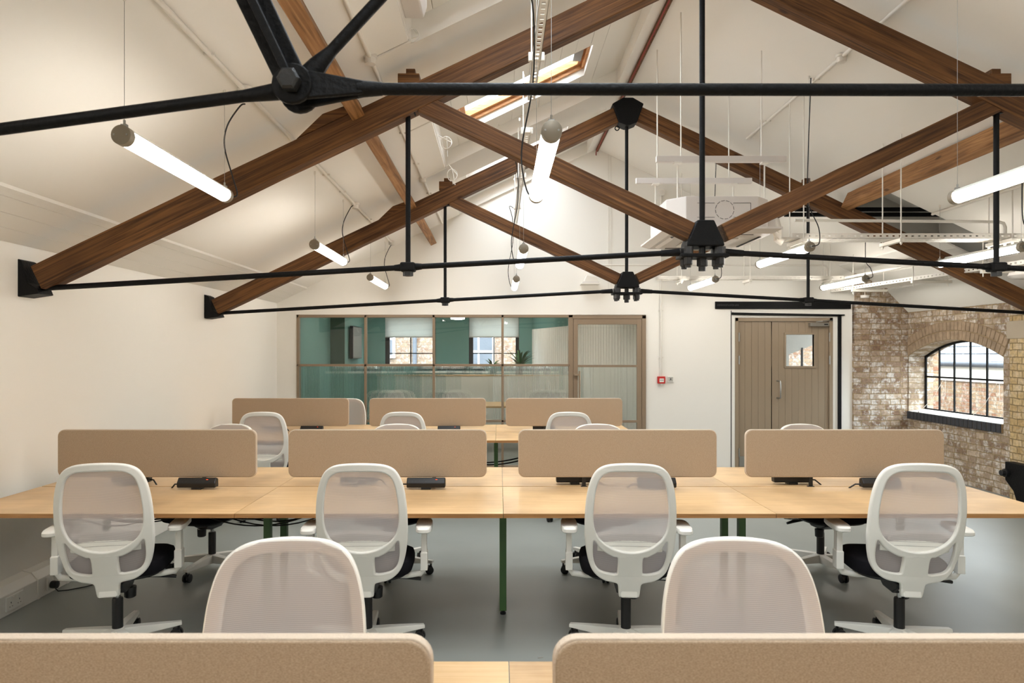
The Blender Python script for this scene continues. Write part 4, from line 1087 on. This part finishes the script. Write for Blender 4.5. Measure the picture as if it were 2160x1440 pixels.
# bulkhead lamp at the right
t = thing('bulkhead_lamp', 'oval white bulkhead lamp unit at the right end of the diagonal tray', 'lamp', (5.12, 6.65, 2.36))
MB().lathe([(.02, -.04), (.10, -.03), (.135, 0), (.12, .03), (.02, .035)], (0, 0, 0), 24).build('diffuser', M['unit'], t, smooth=True)
MB().box(-.05, .05, -.05, .05, .03, .09).build('mount', M['duct'], t)
t = thing('smoke_detector', 'small round white detector below the thin tray by the brick corner', 'detector', (4.88, 9.1, 2.36))
MB().lathe([(.02, -.025), (.05, -.02), (.055, .01), (.05, .015)], (0, 0, 0), 20).build('body', M['unit'], t, smooth=True)
MB().tube([(0, 0, .015), (0, 0, zr(4.88)-2.36)], .006, 6).build('stem', M['duct'], t)

# fittings on the end wall
t = thing('wall_conduit', 'vertical white conduit dropping down the end wall to the red fire call point', 'conduit', (X(1393.5), YB, 0))
MB().tube([(0, -.02, Z(793)), (0, -.02, Z(412))], .013, 10).build('pipe', M['duct'], t, smooth=True)
for py in (500, 560, 655, 754): MB().box(-.032, .032, -.022, 0, Z(py)-.008, Z(py)+.008).build('saddle_clip', M['duct'], t, bevel=.002)
MB().lathe([(.03, -.05), (.046, -.045), (.048, 0)], (.01, 0, Z(407)), 20, 'Y').build('junction_box', M['duct'], t, smooth=True)
t = thing('fire_call_point', 'red square fire alarm call point on the white end wall', 'alarm', (X(1394), YB, Z(801)))
MB().box(-.052, .052, -.05, 0, -.05, .05).build('housing', M['red'], t, bevel=.006)
MB().box(-.03, .03, -.054, -.05, -.028, .022).build('white_panel', M['white'], t)
m = MB()
for dx in (-.017, 0, .017): m.lathe([(.006, -.056), (.006, -.054)], (dx, 0, -.002), 8, 'Y')
m.build('symbol', M['black'], t)
MB().box(-.015, .015, -.05, -.03, -.062, -.05).build('tab', M['white'], t)
t = thing('wall_switch', 'small pale grey switch plate right of the red call point', 'switch', (X(1414), YB, Z(799.5)))
MB().box(-.042, .042, -.016, 0, -.042, .042).build('plate', M['white'], t, bevel=.004)
MB().box(-.032, .032, -.020, -.016, -.028, .032).build('insert', M['greyvoid'], t)
MB().box(-.006, .006, -.024, -.020, -.01, .014).build('button', M['black'], t)
t = thing('emergency_light', 'white twin emergency light box hung high on the end wall', 'light', (X(1243), YB, Z(600)))
MB().box(-.135, .125, -.16, 0, -.01, .004).build('shelf', M['duct'], t)
MB().prism([(-.10, .004), (.12, .004), (.09, .09), (-.05, .12)], -.12, -.02, 'Y').build('casing', M['duct'], t, bevel=.008)
MB().box(-.10, .12, -.14, -.02, .004, .03).build('lens', M['unit'], t)
t = thing('wall_conduit', 'pair of thin white wires dropping down the end wall left of the emergency rail', 'wire', (X(1286), YB, 0))
for dx in (-.02, .02): MB().tube([(dx, -.01, Z(608)), (dx, -.01, Z(318))], .003, 6).build('wire', M['duct'], t)

# dado trunking on the left wall
t = thing('wall_trunking', 'grey-white electrical trunking running along the floor of the left wall', 'trunking', (XL, 0, 0))
m = MB(); m.prism([(0, .0), (.1, .0), (.1, .125), (.06, .17), (0, .185)], 2.2, YB-.02, 'Y'); tr = m.build('trunking_body', M['white'], t, bevel=.003)
for k, yy in enumerate((3.3, 3.95, 4.45, 4.75, 5.5, 6.6)):
    m = MB(); m.prism([(0, .0), (.106, .0), (.106, .128), (.063, .176), (0, .19)], yy-.012, yy+.012, 'Y'); m.build('joint_cover', M['white'], t, bevel=.002)
for k, yy in enumerate((4.22, 4.60)):
    m = MB(); m.box(.1, .112, yy-.075, yy+.075, .025, .115); sk = m.build('socket_plate', M['white'], t, bevel=.004)
    m = MB()
    for dy in (-.036, .036):
        m.box(.112, .1125, yy+dy-.0025, yy+dy+.0025, .068, .078)
        for e in (-.011, .011): m.box(.112, .1125, yy+dy+e-.003, yy+dy+e+.003, .048, .052)
    m.build('socket_slots', M['black'], sk)
    m = MB()
    for dy in (-.02, .02): m.box(.112, .116, yy+dy-.007, yy+dy+.007, .086, .106)
    m.build('switches', M['white'], sk)
t = thing('power_plug', 'black plug and lead in the left wall trunking socket', 'plug', (-2.98, 4.55, .06))
MB().lathe([(.012, .045), (.024, .04), (.026, .012), (.024, 0)], (0, 0, 0), 14, 'X').build('plug_body', M['black'], t, smooth=True)
m = MB(); m.tube([(.02, 0, -.02), (.03, .02, -.05), (.08, .05, -.054), (.16, .12, -.054), (.26, .28, -.054), (.36, .5, -.05)], .004, 6); m.build('lead', M['cable'], t, smooth=True)

# ---------------------------------------------------------------- bench desks
DT, DTH = .74, .024
def desk_row(rowname, Y0, seams, nearfar=('near', 'far'), grp='desks', trays=True):
    mid = Y0+.748; Ye = Y0+1.496; nd = len(seams)-1
    ordn = {2: ['left', 'right'], 3: ['left', 'middle', 'right'], 4: ['leftmost', 'second from the left', 'third from the left', 'rightmost']}[nd]
    for i in range(nd):
        for s in (0, 1):
            xa, xb = seams[i], seams[i+1]; ya, yb = (Y0, mid-.009) if s == 0 else (mid+.009, Ye)
            t = thing('bench_desk', 'pale oak desk of the %s, %s, %s side of the screens' % (rowname, ordn[i], nearfar[s]), 'desk', ((xa+xb)/2, (ya+yb)/2, 0), 0, grp)
            hx_, hy = (xb-xa)/2-.0012, (yb-ya)/2
            top = MB().box(-hx_, hx_, -hy, hy, DT-.003, DT).build('tabletop', M['oak'], t)
            MB().box(-hx_+.0003, hx_-.0003, -hy+.0005, hy-.0005, DT-DTH, DT-.003).build('core_edge', M['oak_edge'], top)
            # legs near the middle of the bench plus end frames
            ly = (mid-.215 if s == 0 else mid+.105)-(ya+yb)/2
            def leg(lx, ly_):
                l = MB().box(lx-.021, lx+.021, ly_-.021, ly_+.021, .025, DT-DTH).build('leg', M['green'], t, bevel=.002)
                MB().lathe([(.018, 0), (.018, .012), (.012, .014), (.012, .03)], (lx, ly_, 0), 12).build('foot', M['black'], l)
            if i > 0: leg(-hx_, ly)
            if i == 0:
                e = -hy+.06 if s == 0 else hy-.06
                leg(-hx_+.03, e)
                MB().box(-hx_+.01, -hx_+.05, -hy+.04, hy, DT-DTH-.045, DT-DTH).build('end_rail', M['green'], t)
            if i == nd-1:
                e = -hy+.06 if s == 0 else hy-.06
                leg(hx_-.03, e)
                MB().box(hx_-.05, hx_-.01, -hy+.04, hy, DT-DTH-.045, DT-DTH).build('end_rail', M['green'], t)
            if trays and s == 0:
                MB().box(-.45, .45, hy-.16, hy-.02, DT-DTH-.10, DT-DTH-.0).build('cable_tray', M['black'], t)
seam2 = [-2.96, -1.42, .025, 1.49, 3.03]
desk_row('middle bench', 3.664, seam2, grp='desktops of the middle bench')
seam3 = [-2.99, -1.50, -.03, 1.47]
desk_row('back bench', 6.75, seam3, grp='desktops of the back bench')
desk_row('nearest bench', .41, [-1.42, .028, 1.49], grp='desktops of the nearest bench')

def screen_proto():
    t = thing('desk_screen', '', 'screen')
    w, h, r = 1.272, .30, .042
    def rr(w, h, r, n=6):
        pts = []
        for (cx, cz, a0) in ((w/2-r, h/2-r, 0), (-w/2+r, h/2-r, PI/2), (-w/2+r, -h/2+r, PI), (w/2-r, -h/2+r, 1.5*PI)):
            for k in range(n+1): pts.append((cx+r*math.cos(a0+PI/2*k/n), cz+r*math.sin(a0+PI/2*k/n)))
        return pts
    MB().prism(rr(w, h, r), -.017, .017, 'Y').build('felt_panel', M['felt'], t, bevel=.003, loc=(0, 0, .955))
    MB().prism(rr(w+.007, h+.007, r), -.012, .012, 'Y').build('edge_band', M['felt_edge'], t, loc=(0, 0, .955), bevel=.002)
    for x in (-.215, .30):
        m = MB(); m.box(x-.012, x+.012, -.004, .004, DT-.02, .83); m.box(x-.02, x+.02, -.012, .012, DT, DT+.004); m.build('clamp', M['black'], t)
    return t
sp = screen_proto(); first = True
def put(proto, state, loc, rz, label, group):
    if not state.get('used'):
        state['used'] = True; proto.location = loc; proto.rotation_euler = (0, 0, rz); tag(proto, label, None, group); return proto
    return dup(proto, loc, rz, label, group)
ss = {}
for i, x in enumerate((-2.203, -.717, .766, 2.231)):
    put(sp, ss, (x, 4.412, 0), 0, 'beige felt desk screen on the middle bench, '+['leftmost', 'second from the left', 'third from the left', 'rightmost'][i], 'screens of the middle bench')
for i, x in enumerate((-2.285, -.78, .717)):
    put(sp, ss, (x, 7.5, 0), 0, 'beige felt desk screen on the back bench, '+['left', 'middle', 'right'][i]+' of three', 'screens of the back bench')
put(sp, ss, (-.754, 1.19, 0), 0, 'beige felt desk screen cropped at the bottom left, nearest the camera', 'nearest screens')
put(sp, ss, (.734, 1.19, 0), 0, 'beige felt desk screen cropped at the bottom right, nearest the camera', 'nearest screens')

def module_proto():
    t = thing('power_module', '', 'power socket')
    m = MB(); m.prism([(-.03, 0), (.025, 0), (.022, .052), (-.006, .062), (-.034, .03)], -.122, .122, 'X')
    b_ = m.build('housing', M['black'], t, bevel=.006, loc=(0, 0, .012))
    m = MB()
    d = Vector((0, .028, .032)).normalized(); nrm = Vector((0, -d.z, d.y))
    for x in (-.075, -.01):
        for (dx, q) in ((0, .028), (-.011, .012), (.011, .012)):
            p = Vector((x+dx, -.034, .042))+d*q+nrm*.0008
            m.add([p+Vector((a*.004, 0, 0))+d*b*.004 for a, b in ((-1,-1),(1,-1),(1,1),(-1,1))], [(0,1,2,3)])
    m.build('socket_slots', M['bolt'], t)
    p = Vector((.066, -.034, .042))+d*.026+nrm*.001
    MB().add([p+Vector((a*.006, 0, 0))+d*b*.002 for a, b in ((-1,-1),(1,-1),(1,1),(-1,1))], [(0,1,2,3)]).build('indicator', M['redled'], t)
    MB().box(-.03, .03, -.03, .03, -.006, .014).build('bracket', M['black'], t, bevel=.002)
    m = MB(); m.tube([(-.12, .0, .03), (-.15, .01, .028), (-.18, .03, .0), (-.19, .04, -.04)], .005, 6); m.build('lead', M['cable'], t, smooth=True)
    return t
mp_ = module_proto(); ms = {}
for i, x in enumerate((-1.91, -.46, 1.0, 2.42)):
    nm = ['leftmost', 'second', 'third', 'rightmost'][i]
    put(mp_, ms, (x, 4.335, DT), 0, 'black power module facing the camera, under the %s screen of the middle bench' % nm, 'power modules of the middle bench')
for i, x in enumerate((-2.42, -.92, .50, 1.93)):
    nm = ['leftmost', 'second', 'third', 'rightmost'][i]
    put(mp_, ms, (x, 4.50, DT), PI, 'black power module turned away, below left half of the middle bench %s screen' % nm, 'power modules of the middle bench')
for i, x in enumerate((-2.03, -.54, 1.02)):
    nm = ['left', 'middle', 'right'][i]
    put(mp_, ms, (x, 7.42, DT), 0, 'black power module facing the camera, under the %s screen of the back bench' % nm, 'power modules of the back bench')
for i, x in enumerate((-2.5, -1.0, .50)):
    nm = ['left', 'middle', 'right'][i]
    put(mp_, ms, (x, 7.58, DT), PI, 'black power module turned away, below left half of the back bench %s screen' % nm, 'power modules of the back bench')

# loose cables below the middle bench
def sag(p0, p1, drop, n=14):
    p0, p1 = Vector(p0), Vector(p1)
    return [p0.lerp(p1, i/n)-Vector((0, 0, drop*4*(i/n)*(1-i/n))) for i in range(n+1)]
t = thing('cable_bundle', 'bundle of black cables sagging under the middle bench beside the green legs', 'cables', (0, 0, 0))
rnd = random.Random(5)
for k in range(9):
    MB().tube(sag((-1.95+rnd.uniform(-.1, .15), 4.25+rnd.uniform(-.05, .1), .66), (-1.0+rnd.uniform(-.1, .1), 4.3+rnd.uniform(-.06, .1), .66+rnd.uniform(-.03, .02)), rnd.uniform(.05, .17)), .0045, 6).build('cable', M['cable'], t, smooth=True)
t = thing('cable_bundle', 'black power cables looping below the leftmost middle desk behind the white chair', 'cables', (0, 0, 0))
for k in range(6):
    MB().tube(sag((-2.7+rnd.uniform(-.1, .15), 4.3, .66), (-2.0+rnd.uniform(-.1, .2), 4.3+rnd.uniform(-.1, .1), .62), rnd.uniform(.04, .12)), .0045, 6).build('cable', M['cable'], t, smooth=True)
t = thing('cable_bundle', 'black cable sagging under the back bench beside its green leg', 'cables', (0, 0, 0))
for k in range(2):
    MB().tube(sag((-.5, 7.4, .45), (.6, 7.5, .60-.02*k), .10+.02*k), .008, 6).build('cable', M['cable'], t, smooth=True)
o = tag(MB().tube([(.205, 3.582, .003), (.233, 3.592, .003)], .0022, 6).build('screw', M['steel']), 'tiny loose screw lying on the grey floor near the bottom of the view', 'screw')

# ---------------------------------------------------------------- office chair
OUT = [(0, .335), (.044, .335), (.052, .345), (.056, .385), (.062, .408), (.085, .416), (.125, .424), (.160, .443), (.188, .472), (.207, .515), (.220, .57), (.229, .64), (.231, .71), (.229, .80), (.221, .88), (.208, .94), (.190, .985), (.166, 1.016), (.130, 1.036), (.08, 1.046), (0, 1.05)]
UP = [(0, 1.010), (.09, 1.007), (.128, .996), (.155, .972), (.171, .935), (.182, .88), (.189, .81), (.190, .755), (.184, .71), (.168, .668), (.143, .638), (.105, .612), (.06, .594), (0, .586)]
LOW = [(.063, .552), (.085, .560), (.125, .580), (.155, .604), (.178, .636), (.188, .634), (.190, .600), (.188, .55), (.178, .508), (.158, .480), (.130, .468), (.09, .462), (.07, .464), (.063, .475)]
def backy(x, z):
    t = z-.335
    base = -.135-.27*t+.09*t*t
    k = max(0, (z-.45))/.6
    return base+(1.05*x*x)*min(1, max(0, (z-.36)/.15))-.02*math.sin(min(1, k)*PI)
def smoothpoly(pts, closed=True, sub=3):
    n_ = len(pts); out = []
    for i in range(n_):
        p0, p1, p2, p3 = [Vector((q[0], q[1], 0)) for q in (pts[(i-1) % n_], pts[i], pts[(i+1) % n_], pts[(i+2) % n_])]
        for k in range(sub):
            u = k/sub; out.append(.5*((2*p1)+(p2-p0)*u+(2*p0-5*p1+4*p2-p3)*u*u+(3*p1-p0-3*p2+p3)*u**3))
    return out
def frame_mesh():
    cu = bpy.data.curves.new('backframe', 'CURVE'); cu.dimensions = '2D'; cu.fill_mode = 'BOTH'
    cu.extrude = .008; cu.bevel_depth = .008; cu.bevel_resolution = 2; cu.offset = -.007
    def sp_(pts):
        s = cu.splines.new('POLY'); s.points.add(len(pts)-1)
        for i, p in enumerate(pts): s.points[i].co = (p[0], p[1], 0, 1)
        s.use_cyclic_u = True
    outer = OUT+[(-x, z) for x, z in OUT[-2:0:-1]]
    sp_(smoothpoly(outer)); sp_(smoothpoly(UP+[(-x, z) for x, z in UP[-2:0:-1]]))
    sp_(smoothpoly(LOW)); sp_(smoothpoly([(-x, z) for x, z in LOW]))
    o = bpy.data.objects.new('tmp', cu); COL.objects.link(o)
    dg = bpy.context.evaluated_depsgraph_get(); dg.update()
    me = bpy.data.meshes.new_from_object(o.evaluated_get(dg))
    bpy.data.objects.remove(o)
    import bmesh
    bm = bmesh.new(); bm.from_mesh(me)
    for _ in range(3):
        bmesh.ops.triangulate(bm, faces=[f for f in bm.faces if len(f.verts) > 4])
        es = [e for e in bm.edges if e.calc_length() > .03]
        if not es: break
        bmesh.ops.subdivide_edges(bm, edges=es, cuts=1, use_grid_fill=True)
    bm.to_mesh(me); bm.free()
    for v in me.vertices:
        x, z, dpt = v.co.x, v.co.y, v.co.z
        v.co = (x, backy(x, z)+dpt, z)
    me.materials.clear(); me.materials.append(M['white'])
    me.polygons.foreach_set('use_smooth', [True]*len(me.polygons))
    try: me.set_sharp_from_angle(angle=math.radians(50))
    except Exception: pass
    me.name = 'back_frame'
    return me
def half_w(z):
    for (x0, z0), (x1, z1) in zip(OUT[4:], OUT[5:]):
        if z0 <= z <= z1: return x0+(x1-x0)*(z-z0)/(z1-z0+1e-9)
    return 0
def superell(a, b, n_, k, e=4):
    t = 2*PI*k/n_; c, s = math.cos(t), math.sin(t)
    return a*math.copysign(abs(c)**(2/e), c), b*math.copysign(abs(s)**(2/e), s)
def chair_proto():
    t = thing('office_chair', '', 'chair')
    o = bpy.data.objects.new('back_frame', frame_mesh()); COL.objects.link(o); o.parent = t
    # knitted mesh
    m = MB(); nz, nx = 26, 13; vs = []; fs = []
    for i in range(nz+1):
        z = .432+(1.044-.432)*i/nz; hw_ = max(.02, half_w(z)-.004)
        for j in range(nx+1):
            x = -hw_+2*hw_*j/nx; vs.append((x, backy(x, z)+.017+.010*(1-(x/hw_)**2)*math.sin(PI*i/nz), z))
    for i in range(nz):
        for j in range(nx): a = i*(nx+1)+j; fs.append((a, a+1, a+nx+2, a+nx+1))
    m.add(vs, fs).build('backrest_mesh', M['knit'], t, smooth=True)
    # lumbar pad with slots: strips
    m = MB(); nx = 16
    def top(x): return .690-.10*max(0, abs(x)-.06)**1.35*3
    segs = [(.580, .6085), (.6110, .6300), (.6325, .6455), (.6480, .6610), (.6635, None)]
    for (za, zb) in segs:
        vs = []
        for j in range(nx+1):
            x = -.165+.33*j/nx; arc = .008*(1-(x/.165)**2)-.004
            z1 = (zb+arc) if zb else max(za+arc+.004, top(x))
            z0 = za+(arc if za > .585 else 0)
            vs += [(x, backy(x, .58)+.008, z0), (x, backy(x, .58)+.008, z1), (x, backy(x, .58)+.011, z0), (x, backy(x, .58)+.011, z1)]
        fs = []
        for j in range(nx):
            a = 4*j; fs += [(a, a+4, a+5, a+1), (a+2, a+3, a+7, a+6), (a+1, a+5, a+7, a+3), (a, a+2, a+6, a+4)]
        m.add(vs, fs)
    for sx in (-1, 1): m.box(min(sx*.115, sx*.165), max(sx*.115, sx*.165), backy(.14, .58)+.0085, backy(.14, .58)+.011, .585, .662)
    m.build('lumbar_pad', M['white'], t, smooth=False)
    # spine hook to the mechanism
    m = MB(); m.prism([(-.165, .335), (-.04, .355), (-.04, .385), (-.10, .385), (-.155, .40)], -.045, .045, 'X').build('spine_arm', M['white'], t, bevel=.008)
    # seat
    m = MB(); n_ = 40; prof = [(.80, .415), (.97, .418), (1.0, .44), (1.0, .465), (.97, .485), (.86, .497), (.5, .500), (.12, .498)]
    vs = []
    for (s, z) in prof:
        for k in range(n_):
            x, y = superell(.245*s, .235*s, n_, k, 3.4)
            vs.append((x, y+.108, z+(.0 if z < .44 else -.035*max(0, (y-.12)/.12)*.6)))
    fs = [(i*n_+k, i*n_+(k+1) % n_, (i+1)*n_+(k+1) % n_, (i+1)*n_+k) for i in range(len(prof)-1) for k in range(n_)]+[tuple(range(n_-1, -1, -1)), tuple(range((len(prof)-1)*n_, len(prof)*n_))]
    m.add(vs, fs).build('seat', M['blackfab'], t, smooth=True)
    m = MB(); vs = []
    for (s, z) in ((.55, .385), (.9, .398), (.93, .414)):
        for k in range(n_):
            x, y = superell(.235*s, .225*s, n_, k, 3); vs.append((x, y+.10, z))
    m.add(vs, [(i*n_+k, i*n_+(k+1) % n_, (i+1)*n_+(k+1) % n_, (i+1)*n_+k) for i in range(2) for k in range(n_)]+[tuple(range(n_-1, -1, -1)), tuple(range(2*n_, 3*n_))])
    m.build('seat_pan', M['black'], t, smooth=True)
    m = MB(); m.prism([(-.11, .36), (-.04, .318), (.08, .318), (.14, .35), (.16, .39), (-.12, .39)], -.055, .055, 'X').build('mechanism', M['black'], t, bevel=.008)
    MB().lathe([(.024, .26), (.03, .265), (.032, .318)], (.045, .06, 0), 14).build('tension_knob', M['black'], t, smooth=True)
    MB().tube([(.04, .02, .375), (.16, .03, .378), (.24, .04, .372), (.285, .045, .362)], [.008, .008, .012, .009], 8).build('lever', M['black'], t, smooth=True)
    m = MB(); m.lathe([(.013, .28), (.013, .325)], (0, 0, 0), 14).build('piston', M['chrome'], t, smooth=True)
    MB().lathe([(.027, .105), (.027, .275), (.024, .282), (.013, .283)], (0, 0, 0), 18).build('gas_column', M['black'], t, smooth=True)
    # star base
    m = MB(); m.lathe([(.036, .062), (.045, .068), (.045, .108), (.03, .120)], (0, 0, 0), 20)
    for k in range(5):
        R_ = Matrix.Rotation(k*2*PI/5+.3, 4, 'Z')
        st = [(.03, .032, .060, .118), (.12, .028, .066, .113), (.24, .022, .074, .103), (.315, .018, .078, .096)]
        vs = []
        for (r_, w, z0, z1) in st:
            vs += [R_ @ Vector(p) for p in ((r_, -w, z0), (r_, w, z0), (r_, w*.8, z1), (r_, -w*.8, z1))]
        fs = [(0,1,2,3), (15,14,13,12)]
        for i in range(3):
            for q in range(4): fs.append((i*4+q, (i+1)*4+q, (i+1)*4+(q+1) % 4, i*4+(q+1) % 4))
        m.add(vs, fs)
    m.build('star_base', M['base'], t, bevel=.003)
    for k in range(5):
        a = k*2*PI/5+.3; m = MB(); cx, cy = .30*math.cos(a), .30*math.sin(a); b2 = a+1.1+k*.5
        ux, uy = math.cos(b2), math.sin(b2)
        Rw = Matrix.Translation((cx+.012*-uy, cy+.012*ux, .0295)) @ Matrix.Rotation(b2, 4, 'Z')
        for s in (-1, 1):
            mm = MB(); mm.lathe([(.020, s*.006), (.0295, s*.009), (.0295, s*.022), (.018, s*.026)], (0, 0, 0), 16, 'X')
            m.add([Rw @ Vector(v) for v in mm.v], mm.f)
        m.tube([(cx, cy, .078), (cx, cy, .045)], .007, 8)
        mm = MB(); mm.box(-.008, .008, -.018, .018, .005, .03); m.add([Rw @ Vector(v) for v in mm.v], mm.f)
        m.build('caster', M['black'], t, smooth=True)
    # arms
    for s in (-1, 1):
        m = MB(); x0 = s*.305
        m.tube([(s*.12, .02, .395), (s*.21, .02, .392), (s*.285, .02, .402), (s*.305, .02, .43), (s*.305, .02, .50)], .0165, 10)
        a_ = m.build('armrest', M['white'], t, smooth=True)
        m = MB(); vs = []
        for (z, w, dpt) in ((.425, .019, .033), (.52, .019, .033), (.523, .015, .027), (.645, .015, .025)):
            vs += [(x0-w, .02-dpt, z), (x0+w, .02-dpt, z), (x0+w, .02+dpt, z), (x0-w, .02+dpt, z)]
        fs = [(0,1,2,3), (15,14,13,12)]+[(i*4+q, (i+1)*4+q, (i+1)*4+(q+1) % 4, i*4+(q+1) % 4) for i in range(3) for q in range(4)]
        m.add(vs, fs).build('arm_post', M['white'], a_, bevel=.004)
        m = MB(); vs = []; nn_ = 28
        for (q, z) in ((.9, .642), (1, .648), (1, .664), (.93, .671), (.5, .672)):
            for k in range(nn_):
                x, y = superell(.045*q, .125*q, nn_, k, 3.5); vs.append((x0+x, y+.035, z))
        fs = [(i*nn_+k, i*nn_+(k+1) % nn_, (i+1)*nn_+(k+1) % nn_, (i+1)*nn_+k) for i in range(4) for k in range(nn_)]+[tuple(range(nn_-1, -1, -1)), tuple(range(4*nn_, 5*nn_))]
        m.add(vs, fs).build('arm_pad', M['white'], a_, smooth=True)
    return t
cp = chair_proto(); cs = {}
D = math.radians
G2 = 'white mesh chairs on the near side of the middle bench'
put(cp, cs, (-2.06, 3.69, 0), D(12), 'white mesh office chair, leftmost at the middle bench, back to camera, by the left wall', G2)
put(cp, cs, (-.71, 3.69, 0), D(3), 'white mesh office chair, back to camera, second from left at the middle bench', G2)
put(cp, cs, (.687, 3.69, 0), D(-4), 'white mesh office chair, back to camera, third from left at the middle bench', G2)
put(cp, cs, (2.165, 3.69, 0), D(-8), 'white mesh office chair, back to camera, rightmost at the middle bench, turned slightly', G2)
G = 'white mesh chairs on the far side of the middle bench'
for i, (x, r_) in enumerate(((-2.12, 170), (-.78, 182), (.76, 178), (2.38, 186))):
    put(cp, cs, (x, 5.05, 0), D(r_), 'white mesh chair beyond the middle bench, its top peeking over the %s screen' % ['leftmost', 'second', 'third', 'rightmost'][i], G)
G = 'white mesh chairs tucked under the nearest bench'
put(cp, cs, (-.60, 1.76, 0), D(184), 'large cropped white mesh chair facing the camera in the foreground, left one', G)
put(cp, cs, (.69, 1.76, 0), D(177), 'large cropped white mesh chair facing the camera in the foreground, right one', G)
G = 'white mesh chairs on the near side of the back bench'
for i, (x, r_) in enumerate(((-2.27, 8), (-.92, 2), (.68, -3))):
    put(cp, cs, (x, 6.70, 0), D(r_), 'white mesh chair at the back bench, back to camera, before the %s screen' % ['left', 'middle', 'right'][i], G)
put(cp, cs, (-1.85, 8.07, 0), D(176), 'white mesh chair beyond the back bench, half hidden by its left screen', None)
G = 'white chairs in the meeting room'
for i, (x, y, r_) in enumerate(((-1.75+.1, 10.55, 5), (-.75, 10.6, -4), (.75, 10.6, 8))):
    put(cp, cs, (x, y, 0), D(r_), 'white chair at the meeting table behind reeded glass, %s of three' % ['left', 'middle', 'right'][i], G)
